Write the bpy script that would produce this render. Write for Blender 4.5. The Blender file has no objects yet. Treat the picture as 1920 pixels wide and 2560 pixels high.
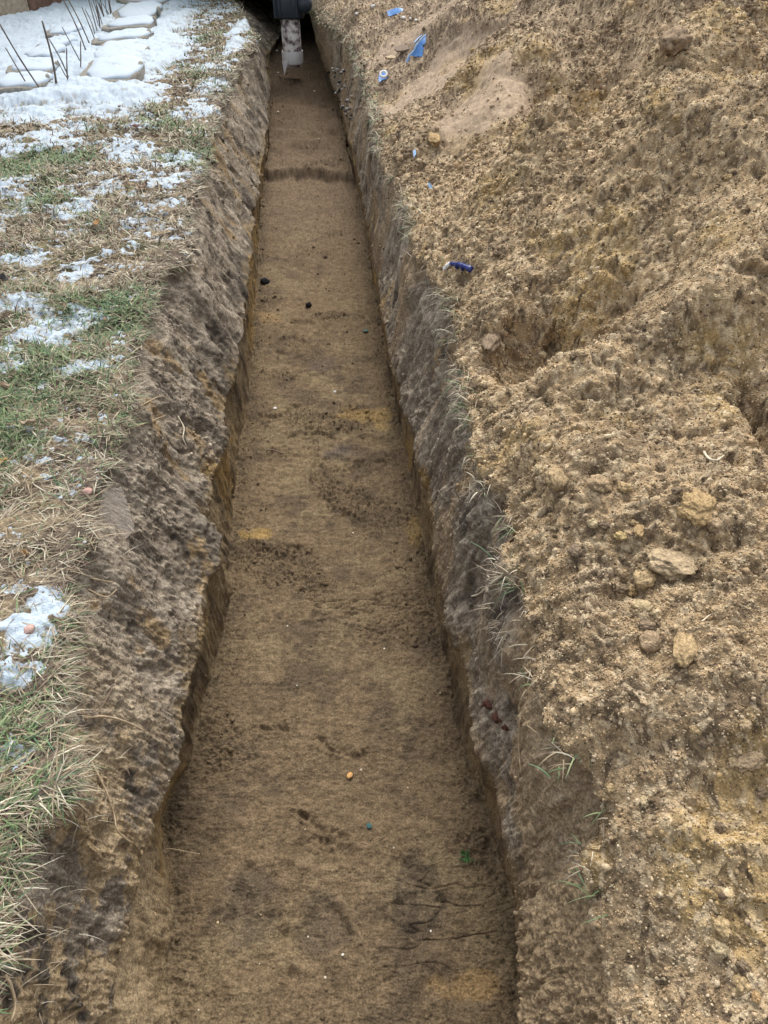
import bpy, math, random
import numpy as np
from mathutils import Vector
random.seed(7); RNG = np.random.default_rng(11)
F = np.float32
S = bpy.context.scene
COL = S.collection

# ---------------------------------------------------------------- camera, world, sun, exposure
PITCH = math.radians(40.5)          # below the horizon
FPX, PCX, PCY = 1598.0, 829.5, 1106.0   # focal length and centre, in units of a 1659 x 2212 picture
HC = 0.85                            # eye height above the lawn (the photographer stands in the trench)
cam = bpy.data.objects.new('camera', bpy.data.cameras.new('camera')); COL.objects.link(cam)
cam.location = (0, 0, HC); cam.rotation_euler = (math.pi/2 - PITCH, 0, 0)
cam.data.sensor_fit = 'VERTICAL'; cam.data.sensor_height = 36.0
cam.data.lens = 36.0*FPX/2212.0; cam.data.clip_start = 0.02; cam.data.clip_end = 300
S.camera = cam
SUN_EL, SUN_AZ = math.radians(54), math.radians(5)     # azimuth from +Y, negative = to the left
w = bpy.data.worlds.new('World'); S.world = w; w.use_nodes = True
nt = w.node_tree; nt.nodes.clear()
sky = nt.nodes.new('ShaderNodeTexSky'); sky.sky_type = 'NISHITA'; sky.sun_disc = False
sky.sun_elevation = SUN_EL; sky.sun_rotation = SUN_AZ; sky.dust_density = 4.0; sky.air_density = 1.0
hs = nt.nodes.new('ShaderNodeHueSaturation'); hs.inputs['Saturation'].default_value = 0.26
bg = nt.nodes.new('ShaderNodeBackground'); bg.inputs['Strength'].default_value = 0.15
wo = nt.nodes.new('ShaderNodeOutputWorld')
nt.links.new(sky.outputs[0], hs.inputs['Color']); nt.links.new(hs.outputs[0], bg.inputs['Color']); nt.links.new(bg.outputs[0], wo.inputs[0])
sl = bpy.data.lights.new('sun', 'SUN'); sl.energy = 0.95; sl.angle = math.radians(32); sl.color = (1.0, 0.95, 0.87)
so = bpy.data.objects.new('sun', sl); COL.objects.link(so)
sd = Vector((math.sin(SUN_AZ)*math.cos(SUN_EL), math.cos(SUN_AZ)*math.cos(SUN_EL), math.sin(SUN_EL)))
so.rotation_euler = (-sd).to_track_quat('-Z', 'Y').to_euler(); so.location = sd*20
S.view_settings.view_transform = 'Standard'; S.view_settings.look = 'None'; S.view_settings.exposure = 0.98
S.cycles.max_bounces = 6; S.cycles.diffuse_bounces = 4

# ---------------------------------------------------------------- helpers
def ray(px, py):
    a = (np.asarray(px, float)-PCX)/FPX; b = -(np.asarray(py, float)-PCY)/FPX
    c, s = math.cos(PITCH), math.sin(PITCH)
    return a, c + b*s, -s + b*c              # world direction per unit of depth
def at_z(px, py, z):
    dx, dy, dz = ray(px, py); t = (z-HC)/dz
    return dx*t, dy*t
def at_Y(px, py, Y):
    dx, dy, dz = ray(px, py); t = Y/dy
    return Vector((float(dx*t), Y, float(HC+dz*t)))
def proj(P):
    x, y, z = P[..., 0], P[..., 1], P[..., 2]-HC
    c, s = math.cos(PITCH), math.sin(PITCH)
    d = y*c - z*s; v = y*s + z*c
    d = np.where(d < 0.02, 1e9, d)
    return PCX+FPX*x/d, PCY-FPX*v/d, d
def tag(o, label=None, cat=None, group=None, kind=None):
    if label: o['label'] = label
    if cat: o['category'] = cat
    if group: o['group'] = group
    if kind: o['kind'] = kind
    return o
def link_mesh(name, V, faces, m, parent=None, col=None, smooth=True, nper=None):
    """V (n,3); faces: int array (k, 3 or 4) or list; col (n,3) vertex albedo"""
    me = bpy.data.meshes.new(name)
    V = np.ascontiguousarray(V, F)
    if isinstance(faces, np.ndarray):
        k, n = faces.shape
        me.vertices.add(len(V)); me.vertices.foreach_set('co', V.ravel())
        me.loops.add(k*n); me.loops.foreach_set('vertex_index', np.ascontiguousarray(faces, np.int32).ravel())
        me.polygons.add(k); me.polygons.foreach_set('loop_start', np.arange(0, k*n, n, dtype=np.int32))
        me.polygons.foreach_set('use_smooth', np.full(k, smooth, bool))
        me.update(calc_edges=True)
    else:
        me.from_pydata([tuple(v) for v in V], [], faces); me.update()
        for p in me.polygons: p.use_smooth = smooth
    if col is not None:
        a = me.attributes.new('Col', 'FLOAT_COLOR', 'POINT')
        c4 = np.ones((len(V), 4), F); c4[:, :3] = col
        a.data.foreach_set('color', c4.ravel())
    me.materials.append(m)
    o = bpy.data.objects.new(name, me); COL.objects.link(o)
    if parent: o.parent = parent
    return o
def empty(name, loc, label, cat, group=None):
    o = bpy.data.objects.new(name, None); COL.objects.link(o); o.location = loc; o.empty_display_size = 0.05
    return tag(o, label, cat, group)

# noise ------------------------------------------------------------
_p = RNG.permutation(256).astype(np.int32); PERM = np.concatenate([_p, _p, _p])
_g = RNG.normal(size=(256, 3)); GRAD = (_g/np.linalg.norm(_g, axis=1)[:, None]).astype(F)
def perlin(x, y, z):
    xi, yi, zi = np.floor(x), np.floor(y), np.floor(z)
    fx, fy, fz = (x-xi).astype(F), (y-yi).astype(F), (z-zi).astype(F)
    X, Y, Z = xi.astype(np.int32) & 255, yi.astype(np.int32) & 255, zi.astype(np.int32) & 255
    u, v, q = [t*t*t*(t*(t*6-15)+10) for t in (fx, fy, fz)]
    r = 0
    for i in (0, 1):
        a = PERM[(X+i) & 255]; wu = u if i else 1-u
        for j in (0, 1):
            b = PERM[a+((Y+j) & 255)]; wv = wu*(v if j else 1-v)
            for k in (0, 1):
                g = GRAD[PERM[b+((Z+k) & 255)]]
                r = r + wv*(q if k else 1-q)*(g[..., 0]*(fx-i)+g[..., 1]*(fy-j)+g[..., 2]*(fz-k))
    return r*1.6
def fbm(x, y, z, f, octv=3, gain=0.5, seed=0.0):
    r = 0; a = 1.0
    for k in range(octv):
        r = r + a*perlin(x*f+seed+17.3*k, y*f+seed*1.7+5.1*k, z*f+seed*0.6+9.7*k); f *= 2.03; a *= gain
    return r
def hash2(a, b, k):
    return (PERM[(PERM[(PERM[a & 255]+b) & 255]+k) & 255]).astype(F)/255.0
def worley(x, y, seed=0):
    """distance to the nearest cell point and that cell's random number, 2-D"""
    xi, yi = np.floor(x), np.floor(y)
    fx, fy = (x-xi).astype(F), (y-yi).astype(F); X, Y = xi.astype(np.int32), yi.astype(np.int32)
    best = np.full(x.shape, 9, F); rid = np.zeros(x.shape, F)
    for i in (-1, 0, 1):
        for j in (-1, 0, 1):
            dx = i+hash2(X+i, Y+j, 1+seed)-fx; dy = j+hash2(X+i, Y+j, 31+seed)-fy
            d = dx*dx+dy*dy; m = d < best
            best = np.where(m, d, best); rid = np.where(m, hash2(X+i, Y+j, 77+seed), rid)
    return np.sqrt(best), rid
def sm(a, b, x):
    t = np.clip((x-a)/(b-a), 0, 1); return t*t*(3-2*t)
def lerp(a, b, t): return a+(b-a)*t

# materials --------------------------------------------------------
def mat(name, col=None, rough=0.9, attr=False, fine=None, bump=0.0, bscale=400.0, spec=0.2, speck=0.25, metal=0.0, coat=0.0, sss=0.0):
    m = bpy.data.materials.new(name); m.use_nodes = True
    n = m.node_tree.nodes; L = m.node_tree.links; b = n['Principled BSDF']
    b.inputs['Roughness'].default_value = rough; b.inputs['Specular IOR Level'].default_value = spec
    b.inputs['Metallic'].default_value = metal; b.inputs['Coat Weight'].default_value = coat
    if sss: b.inputs['Subsurface Weight'].default_value = sss; b.inputs['Subsurface Radius'].default_value = (0.01, 0.012, 0.014); b.inputs['Subsurface Scale'].default_value = 0.5
    if attr:
        src = n.new('ShaderNodeAttribute'); src.attribute_name = 'Col'; src = src.outputs['Color']
    else:
        src = n.new('ShaderNodeRGB'); src.outputs[0].default_value = (*col, 1); src = src.outputs[0]
    geo = n.new('ShaderNodeNewGeometry')
    nz = n.new('ShaderNodeTexNoise'); nz.inputs['Scale'].default_value = bscale; nz.inputs['Detail'].default_value = 4; nz.inputs['Roughness'].default_value = 0.65
    L.new(geo.outputs['Position'], nz.inputs['Vector'])
    if speck:
        mr = n.new('ShaderNodeMapRange'); mr.inputs['From Min'].default_value = 0.3; mr.inputs['From Max'].default_value = 0.7
        mr.inputs['To Min'].default_value = 1-speck; mr.inputs['To Max'].default_value = 1+speck
        L.new(nz.outputs['Fac'], mr.inputs['Value'])
        mx = n.new('ShaderNodeVectorMath'); mx.operation = 'SCALE'
        L.new(src, mx.inputs[0]); L.new(mr.outputs[0], mx.inputs['Scale']); src = mx.outputs[0]
    L.new(src, b.inputs['Base Color'])
    if bump:
        bp = n.new('ShaderNodeBump'); bp.inputs['Strength'].default_value = 0.9; bp.inputs['Distance'].default_value = bump
        L.new(nz.outputs['Fac'], bp.inputs['Height']); L.new(bp.outputs[0], b.inputs['Normal'])
    return m
M_SOIL = mat('soil', attr=True, rough=1.0, bump=0.004, bscale=260, spec=0.05, speck=0.45)
M_HEAP = mat('sandy_soil', attr=True, rough=1.0, bump=0.004, bscale=300, spec=0.05, speck=0.35)
M_SNOW = mat('snow', attr=True, rough=0.7, bump=0.004, bscale=160, spec=0.3, speck=0.04)
M_BLADE = mat('grass_blade', attr=True, rough=0.65, spec=0.25, speck=0.1, bscale=150)
M_CRUMB = mat('soil_crumb', attr=True, rough=1.0, spec=0.05, speck=0.3, bump=0.001, bscale=700)

# ---------------------------------------------------------------- the trench, traced edges
RIM_L = [(495,-25),(510,0),(547,62),(556,84),(530,118),(507,146),(482,205),(455,277),(445,335),(420,385),(405,430),(407,480),(400,540),(335,580),(316,640),(288,725),(280,775),(292,830),(246,930),(214,981),(196,1040),(188,1120),(154,1180),(142,1240),(146,1300),(130,1350),(122,1420),(104,1490),(122,1560),(140,1640),(118,1700),(40,1745),(0,1810),(-10,1900),(-25,2001),(-60,2150),(-90,2250)]
MID_L = [(575,120),(581,185),(577,260),(571,330),(559,400),(550,450),(545,500),(539,560),(532,640),(527,700),(512,790),(492,860),(483,930),(478,980),(464,1030),(450,1120),(470,1165),(470,1222),(445,1280),(437,1380),(429,1425),(390,1532),(390,1588),(373,1663),(349,1720),(326,1795),(298,1851),(279,1945),(245,2095),(225,2212),(215,2300)]
FLO_L = [(584,110),(583,170),(580,250),(576,330),(567,400),(561,480),(557,560),(553,640),(546,720),(541,800),(535,870),(524,940),(514,1000),(506,1100),(498,1210),(492,1300),(478,1380),(460,1440),(431,1570),(415,1650),(365,1720),(344,1775),(352,1840),(374,1900),(380,1985),(368,2060),(370,2212),(372,2300)]
FLO_R = [(692,110),(705,160),(735,240),(748,300),(765,380),(785,460),(800,560),(815,660),(830,740),(845,830),(860,900),(880,1000),(900,1100),(915,1180),(930,1260),(945,1340),(968,1450),(985,1540),(1008,1640),(1036,1720),(1058,1800),(1088,1880),(1112,1960),(1122,2080),(1126,2212),(1128,2300)]
MID_R = [(690,90),(700,140),(735,215),(752,290),(773,370),(793,480),(808,570),(826,680),(850,800),(890,940),(925,1080),(943,1110),(950,1240),(966,1340),(1000,1440),(1006,1540),(1030,1625),(1066,1680),(1086,1790),(1114,1890),(1134,1970),(1140,2100),(1142,2212),(1142,2300)]
RIM_R = [(650,-25),(664,0),(690,40),(735,70),(765,115),(786,170),(796,230),(806,300),(830,360),(862,420),(884,480),(900,540),(925,590),(955,630),(982,665),(985,740),(982,795),(1000,840),(1015,900),(1022,970),(1040,1050),(1080,1070),(1094,1149),(1090,1196),(1100,1235),(1122,1270),(1138,1337),(1150,1400),(1166,1489),(1180,1569),(1205,1625),(1262,1670),(1283,1742),(1288,1790),(1262,1840),(1272,1886),(1292,1940),(1310,2050),(1330,2212),(1340,2300)]
ZM, ZF = -0.36, -0.60
Y_END = 10.4
def zfloor(Y):
    return ZF + 0.02*sm(4.7, 5.2, Y) + 0.13*sm(5.0, 8.2, Y)
def zrimr(Y):                           # close to the camera the spoil has slumped over the right edge
    return -0.17*(1-sm(0.26, 0.62, Y))
def poly(P, zf):
    P = np.array(P, float); z = np.zeros(len(P)) + (zf if not callable(zf) else 0)
    for _ in range(12):
        X, Y = at_z(P[:, 0], P[:, 1], z if callable(zf) else zf)
        if callable(zf): z = 0.5*z + 0.5*zf(Y)
        else: break
    o = np.argsort(Y); return Y[o], X[o]
POLY = dict(rl=poly(RIM_L, 0.0), ml=poly(MID_L, ZM), fl=poly(FLO_L, zfloor), fr=poly(FLO_R, zfloor), mr=poly(MID_R, ZM), rr=poly(RIM_R, zrimr))
def edge(k, Y): return np.interp(Y, *POLY[k])

# rows: even in the picture between the feet and the far end, then a few stretched ones
rows_py = np.linspace(2420, -45, 1480)
_, Yr = at_z(np.zeros_like(rows_py), rows_py, -0.28)
Yr = Yr[(Yr > 0.05) & (Yr < 11.5)]
Yr = np.concatenate([np.linspace(-2.5, Yr[0]-0.02, 24), Yr, Yr[-1]+np.array([.3, .8, 1.6, 3, 6, 12, 25])])
R = len(Yr)
jit = np.zeros(R)
def wob(seed, amp, f):                  # small wander of an edge along the trench
    return amp*fbm(Yr, np.full(R, seed), np.zeros(R), f, 3, 0.6, seed)
rl = edge('rl', Yr)+wob(1.3, .014, 9); ml = edge('ml', Yr)+wob(4.1, .010, 10); fl = edge('fl', Yr)+wob(7.7, .006, 10)
fr = edge('fr', Yr)+wob(11.2, .006, 10); mr = edge('mr', Yr)+wob(15.5, .010, 10); rr = edge('rr', Yr)+wob(19.9, .012, 9)
zf_r = zfloor(Yr); zr_r = zrimr(Yr)
# the far end of the trench closes with an earth bank
close = sm(Y_END, Y_END+0.22, Yr)
zf_r = lerp(zf_r, -0.02, close); zm_r = lerp(np.full(R, ZM), -0.012, close)
zm_r = np.maximum(zm_r, zf_r+0.004)
depth = np.maximum(Yr, 0.3)*math.cos(PITCH)+HC*math.sin(PITCH)   # distance used for widths
NL, NWL, NF, NWR, NH = 380, 240, 270, 230, 530
tl = np.linspace(1, 0, NL); tl = tl**1.25
visL = 0.56*depth+0.25
wl = np.maximum(visL+rl, 0.5)           # how far the fine lawn reaches left of the rim
XL = rl[:, None]-wl[:, None]*tl[None, :]
XL[:, :4] = rl[:, None]-wl[:, None]*1.02-np.array([40, 12, 4, 1.0])[None, :]
th = np.linspace(0, 1, NH)**1.2
wh = np.maximum(0.58*depth+0.3-rr, 0.6)
XH = rr[:, None]+wh[:, None]*th[None, :]
XH[:, -4:] = rr[:, None]+wh[:, None]*1.02+np.array([1.0, 4, 12, 40])[None, :]

# lawn, gently uneven
def lawn_z(X, Y):
    return 0.018*fbm(X, Y, X*0, 1.3, 2, 0.5, 3.3)-0.012+0.016*fbm(X, Y, X*0, 6, 2, .5, 8.3)
# spoil heap ------------------------------------------------------
BUMPS = []                              # x, y, rx, ry, angle, height
def heap_base(d, Y):
    A = 0.22+0.10*sm(0.8, 2.5, Y)+0.10*sm(4, 8, Y)
    return zrimr(Y)+A*(1-np.exp(-d/0.55))+0.035*(1-np.exp(-d/0.05))
def heap_macro(X, Y, d):
    z = heap_base(d, Y)
    for (bx, by, rx, ry, an, h) in BUMPS:
        c, s = math.cos(an), math.sin(an)
        u = ((X-bx)*c+(Y-by)*s)/rx; v = (-(X-bx)*s+(Y-by)*c)/ry
        q = u*u+v*v
        z = z+h*np.exp(-q*q*0.7 if h < 0 else -q)*sm(0.0, 0.12, d)
    return z
def heap_pt(px, py):
    dx, dy, dz = ray(px, py)
    t = np.linspace(0.3, 14, 4000); X, Y, Z = dx*t, dy*t, HC+dz*t
    d = X-edge('rr', Y); k = np.argmax(Z <= np.where(d > 0, heap_base(np.maximum(d, 0), Y), -9))
    return X[k], Y[k]
def bump(px, py, rx, ry, h, ang=0):
    x, y = heap_pt(px, py); BUMPS.append((x, y, rx, ry, math.radians(ang), h*(1+.25*float(sm(2.2, 3.5, y)))))
bump(1240, 735, .20, .15, -.12, 15); bump(1140, 700, .12, .10, -.05)
bump(1470, 745, .45, .10, .09, 18); bump(1062, 705, .05, .08, .06); bump(1180, 825, .16, .09, .035, 10)
bump(1640, 640, .30, .22, .10); bump(1380, 560, .35, .25, .04)
bump(1250, 275, .20, .42, -.13, -12); bump(1385, 290, .16, .50, .13, -14); bump(1160, 330, .12, .2, .06); bump(1210, 375, .3, .10, .05)
bump(1042, 228, .24, .34, -.10, -5); bump(1120, 205, .16, .35, .10, -10); bump(960, 137, .34, .45, -.09); bump(1030, 150, .14, .5, .07)
bump(890, 70, .30, .6, -.07, 20); bump(1000, 55, .35, .6, .12)
bump(1560, 190, .42, .40, -.13, 10); bump(1490, 140, .25, .5, .13); bump(1590, 75, .45, .6, .24, 20); bump(1350, 95, .5, .5, .12); bump(1450, 50, .3, .7, -.08)
bump(1200, 40, .4, .7, .13); bump(1470, 320, .4, .35, .10); bump(1610, 390, .35, .3, .07); bump(1330, 410, .3, .15, -.06); bump(1090, 110, .25, .4, -.06)
bump(960, 275, .18, .16, .09); bump(1250, 378, .04, .08, -.07); bump(1480, 138, .08, .14, -.08)
bump(1430, 960, .35, .2, .04); bump(1560, 880, .2, .15, -.05); bump(1240, 1050, .12, .08, .03)
bump(1500, 1130, .10, .07, .035); bump(1350, 1480, .22, .2, .03); bump(1600, 1500, .2, .2, -.035); bump(1580, 1640, .06, .03, .025); bump(1610, 1690, .07, .04, -.035)
bump(1480, 1900, .14, .1, .025); bump(1250, 2050, .12, .1, .012); rb_ = random.Random(5)
for _ in range(34):
    bump(rb_.uniform(900, 1650), rb_.uniform(20, 480), rb_.uniform(.08, .26), rb_.uniform(.12, .35), rb_.choice([-.05, .05, .06, .08]), rb_.uniform(-40, 40))
bump(1655, 890, .03, .12, -.07); bump(1300, 620, .25, .12, -.03, 15)

P = []
zl = lawn_z(XL, Yr[:, None]+0*XL)
zl -= 0.02*np.exp(-((rl[:, None]-XL)/0.015))
P.append(np.stack([XL, Yr[:, None]+0*XL, zl], -1))
def wall(xr, zr, xm, zm, xf, zf, n, sign):
    """rim -> turf undercut -> bulge -> ledge -> undercut -> foot.  sign +1: the trench lies to the right"""
    uc = 0.016*(0.5+np.clip(wob(23+sign, 1, 5), -.5, 1.2)); bl = 0.03*wob(29+sign, 1, 2.2)
    uc2 = np.minimum(0.022*(0.75+np.clip(wob(37+sign, 1, 4), -.7, .8)), np.abs(xm-xr)+.03)
    k = 1-close
    pts = [(xr, zr), (xr-sign*uc*k, lerp(zr, zm, 0.10)), (lerp(xr, xm, .22), lerp(zr, zm, .28)), (lerp(xr, xm, .55)+sign*bl*k, lerp(zr, zm, .62)),
           (xm, zm), (xm-sign*0.002, zm-0.012*k), (xm-sign*uc2*k, zm-0.03*k), (lerp(xm-sign*uc2*k, xf, .55), lerp(zm, zf, .55)), (xf, zf)]
    tt = np.array([0, .07, .22, .45, .66, .69, .74, .88, 1.0]); t = np.linspace(0, 1, n)
    X = np.empty((R, n)); Z = np.empty((R, n)); px = np.stack([p[0]+0*Yr for p in pts], 1); pz = np.stack([p[1]+0*Yr for p in pts], 1)
    for i in range(n):
        j = min(np.searchsorted(tt, t[i], side='right')-1, len(tt)-2); q = (t[i]-tt[j])/(tt[j+1]-tt[j])
        X[:, i] = lerp(px[:, j], px[:, j+1], q); Z[:, i] = lerp(pz[:, j], pz[:, j+1], q)
    ker = np.array([1, 2, 3, 2, 1])/9.0    # round the corners a little
    for A in (X, Z):
        B = sum(kk*A[:, i:n-4+i] for i, kk in enumerate(ker)); A[:, 2:-2] = B
    return np.stack([X, Yr[:, None]+0*X, Z], -1)
tf = np.linspace(0, 1, NF)
XF = fl[:, None]+(fr-fl)[:, None]*tf[None, :]; ZFl = zf_r[:, None]+0*XF
# foot of the walls: loose soil in the corners
dl = (XF-fl[:, None]); dr = (fr[:, None]-XF)
ZFl = ZFl+0.022*(np.exp(-dl/0.03)*(np.clip(.35+1.2*wob(41, 1, 3), .1, 2)*(.3+.7*sm(.5, .9, Yr)))[:, None]+np.exp(-dr/0.035)*np.clip(.35+1.2*wob(43, 1, 3), .1, 2)[:, None])*(1-close)[:, None]
WL = wall(rl, zl[:, -1], ml, zm_r, fl, ZFl[:, 0], NWL, 1); P.append(WL[:, 1:])
P.append(np.stack([XF, Yr[:, None]+0*XF, ZFl], -1)[:, 1:])
WR = wall(rr, zr_r, mr, zm_r, fr, ZFl[:, -1], NWR, -1)[:, ::-1]; P.append(WR[:, 1:])
dH = XH-rr[:, None]; ZH = heap_macro(XH, Yr[:, None]+0*XH, dH)
ZH[:, -4:] = ZH[:, -5:-4]*np.array([.9, .5, .2, 0])[None, :]
P.append(np.stack([XH, Yr[:, None]+0*XH, ZH], -1)[:, 1:])
SEC = np.cumsum([0]+[p.shape[1] for p in P])
P = np.concatenate(P, 1); C = P.shape[1]
c_rimL, c_fl, c_fr, c_rimR = SEC[1]-1, SEC[2]-1, SEC[3]-1, SEC[4]-1
ci = np.arange(C)
def ramp(a, b, wid=10): return sm(a-wid, a+wid, ci)*(1-sm(b-wid, b+wid, ci))
W_lawn = (1-sm(c_rimL-6, c_rimL+4, ci))[None, :]; W_wl = ramp(c_rimL, c_fl, 8)[None, :]; W_fl = ramp(c_fl, c_fr, 6)[None, :]
W_wr = ramp(c_fr, c_rimR, 8)[None, :]; W_hp = sm(c_rimR-14, c_rimR+10, ci)[None, :]
W_wall = np.clip(W_wl+W_wr, 0, 1)
# base normals
du = np.gradient(P, axis=1); dv = np.gradient(P, axis=0)
N = np.cross(du, dv); N /= np.linalg.norm(N, axis=2, keepdims=True)+1e-12
X, Y, Z = P[..., 0].astype(F), P[..., 1].astype(F), P[..., 2].astype(F)
dYr = np.gradient(Yr)[:, None]
def fade(f): return 1-sm(.30/f, .60/f, dYr)     # relief finer than the rows can hold is left to the loose crumbs
lod = np.clip(depth/1.1, 0.55, 8)[:, None]        # fine relief needs no more detail than the mesh holds

# relief: heap ------------------------------------------------------
slip = np.zeros((R, C))                 # smooth trodden sand
for (px, py, rx, ry, an) in ((1255,275,.19,.40,-12),(1225,325,.2,.13,0),(1042,228,.20,.30,-5),(970,137,.34,.38,0),(895,75,.28,.45,15),(1570,190,.38,.34,10),(1420,60,.4,.5,0)):
    hx, hy = heap_pt(px, py); c, s = math.cos(math.radians(an)), math.sin(math.radians(an))
    q = (((X-hx)*c+(Y-hy)*s)/rx)**2+((-(X-hx)*s+(Y-hy)*c)/ry)**2
    slip = np.maximum(slip, 1-sm(.5, 1.2, q+0.35*fbm(X, Y, Z, 6, 2, .5, 2.2)))
slip *= .8+.3*fbm(X, Y, Z, 15, 2, .6, 72); slip = np.clip(slip, 0, 1)
rough = W_hp*(1-0.8*slip)*(.55+.45*sm(.35, .75, Y))
hx_, hy_ = X+0.01*fbm(X, Y, Z, 30, 1, .5, 1.1), Y+0.01*fbm(X, Y, Z, 30, 1, .5, 6.1)
w0, id0 = worley(hx_*15, hy_*15, 12); w1, id1 = worley(hx_*32, hy_*32, 3); w2, id2 = worley(hx_*66, hy_*66, 9); w3, id3 = worley(hx_*135+Z*60, hy_*135, 5); w6, id6 = worley(hx_*260+Z*90, hy_*260, 25)
cone = lambda d, r: np.clip(1-d/r, 0, 1)**.8
dome = lambda d, r: np.sqrt(np.clip(1-(d/r)**2, 0, 1))
n_lo = fbm(X, Y, Z, 2.2, 3, .55, 5.5); n_mid = fbm(X, Y, Z, 11, 3, .6, 9.1)
disp = rough*((0.026+.03*sm(2.5, 5, Y))*n_lo+0.013*n_mid*fade(16)+.02*sm(2, 4.5, Y)*fbm(X, Y, Z, 4.5, 2, .55, 415))
clus = sm(-.1, .5, fbm(X, Y, Z, 3.5, 2, .5, 31))
disp += rough*(0.014*np.clip(fbm(X, Y, Z, 17, 2, .6, 401), -.2, 1)*clus*fade(20) + 0.005*fbm(X, Y, Z, 42, 2, .6, 405)*fade(60) - 0.020*sm(.45, .85, fbm(X, Y, Z, 14, 2, .5, 409))*fade(14) + 0.007*cone(w1, .65)*(id1 > .6)*clus*fade(32) + 0.006*cone(w2, .75)*id2*fade(66) + 0.0040*cone(w3, .8)*(0.3+0.7*id3)*fade(135) + 0.0025*cone(w6, .85)*(.3+.7*id6)*fade(260))
disp += W_hp*slip*(0.014*fbm(X, Y, Z, 5, 3, .6, 71)+.004*cone(w2, .75)*id2)
# relief: walls ------------------------------------------------------
Yq = Y+0.25*Z                           # spade cuts lean a little
cut = fbm(X*1.5, Yq, Z*0.16, 22, 3, .6, 13.7); cut2 = fbm(X, Yq, Z*0.22, 75, 2, .6, 3.9)
lump = fbm(X, Y, Z*.6, 5, 2, .5, 21.1); crum = fbm(X, Y, Z, 48, 3, .6, 27.4)
pit = sm(.42, .8, fbm(X, Yq, Z*.45, 20, 2, .5, 41.0))
upper = sm(ZM-0.03, ZM+0.02, Z)         # topsoil above the ledge, cut sand below
ragged = sm(.05, .6, fbm(X, Y, Z, 3, 2, .5, 66))
disp += W_wall*(upper*(0.0050*cut*fade(22)*(.3+.7*sm(.6, 1.6, Y))+0.015*lump+.014*sm(.7, 1.5, Y)*fbm(X, Yq, Z*.25, 7, 2, .5, 431)-.010*sm(.25, .6, fbm(X, Yq, Z*.6, 9, 2, .5, 437))+0.0045*cut2*fade(75)+0.004*crum*(.3+ragged)*fade(60)+.0018*fbm(X, Y, Z, 150, 2, .6, 421)*fade(200)-0.008*pit*fade(20)*(.4+.6*sm(.6, 1.4, Y)))+(1-upper)*(0.004*cut+0.003*lump+0.0015*cut2+.001*crum))
w4, id4 = worley(Y*70, (X+Z)*70, 15); w7, id7 = worley(Y*150, (X+Z)*150, 19)
disp += W_wall*upper*(.08+.92*ragged)*(0.0055*cone(w4, .75)*id4*fade(70)+.004*cone(w7, .8)*id7*fade(150))
disp += W_wr*(1-sm(.4, .8, Y))*(.003*cone(w4, .75)*id4+.003*cone(w7, .8)*id7)
# a slab of topsoil flaking off the left wall, and a few deep cracks
# relief: floor -------------------------------------------------------
n_f = fbm(X, Y, Z, 3.2, 3, .5, 51); ledges = np.abs(fbm(X*.8, Y*2.4, Z, 7, 3, .55, 57))
loose = np.clip(np.exp(-np.abs(X-np.interp(Yr, Yr, fl)[:, None])/.05)+np.exp(-np.abs(X-fr[:, None])/.05)+sm(.25, .6, fbm(X, Y, Z, 4, 2, .5, 91)), 0, 1)
w5, id5 = worley(X*85, Y*85, 21)
crk = np.exp(-(ledges/.035)**2)*sm(.25, .6, fbm(X, Y, Z, 2.3, 2, .5, 59))
w8, id8 = worley(X*190, Y*190, 29)
stepy = Y-4.93-.10*fbm(X, Y*0, Z*0, 5, 3, .6, 451)
disp += W_fl*.05*sm(0, .07, stepy)*(1-sm(.3, 1.6, stepy))
disp += W_fl*sm(4.8, 5.2, Y)*(.022*fbm(X, Y, Z, 4.5, 3, .6, 441)*fade(10))
disp += W_fl*(0.010*n_f-0.006*crk+0.0035*fbm(X, Y*1.6, Z, 26, 3, .6, 77)+.0016*cone(w8, .8)*id8+loose*(0.009*cone(w5, .75)*id5+.004*cone(w8, .8)*id8+0.006*n_mid))
crackd = np.full((R, C), 9.0, F)
for pl_ in ([(627,942),(654,933),(687,937),(724,948)], [(673,944),(682,1002),(709,1013),(756,1021)], [(607,738),(636,733),(660,742),(684,765)], [(575,972),(600,980),(640,985)], [(770,1008),(830,1000)], [(560,905),(610,900),(640,880)], [(700,1080),(712,1110),(760,1120)],
            [(655,1750),(690,1780),(710,1830)], [(690,690),(760,684),(800,690)], [(650,660),(690,690),(700,720)], [(590,560),(650,570),(690,590)], [(600,440),(660,446)], [(640,500),(720,510)], [(560,1580),(620,1572)], [(760,1330),(800,1322)], [(600,378),(680,381),(750,376)], [(620,300),(690,292)], [(640,350),(700,345)], [(700,1600),(780,1640)], [(560,1190),(640,1185)]):
    xs_, ys_ = at_z(np.array([q[0] for q in pl_], float), np.array([q[1] for q in pl_], float), ZF)
    for k_ in range(len(pl_)-1):
        ax, ay, bx_, by_ = xs_[k_], ys_[k_], xs_[k_+1], ys_[k_+1]; L2 = (bx_-ax)**2+(by_-ay)**2
        wx, wy = X+.012*n_mid, Y+.014*n_mid
        tq = np.clip(((wx-ax)*(bx_-ax)+(wy-ay)*(by_-ay))/L2, 0, 1); crackd = np.minimum(crackd, np.hypot(wx-ax-tq*(bx_-ax), wy-ay-tq*(by_-ay)))
cw = (.006+.0025*depth)[:, None]
disp += W_fl*(-.009*np.exp(-(crackd/cw)**2)+.007*np.exp(-(crackd/(cw*3.2))**2)*cone(w5, .75)*(.4+id5))
PRINTS = [(700,1830,.05,.03),(620,770,.07,.05),(720,1010,.10,.06),(560,2000,.05,.09),(900,1960,.05,.10),(700,2010,.04,.06),(800,960,.07,.05),(660,700,.06,.03)]
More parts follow.
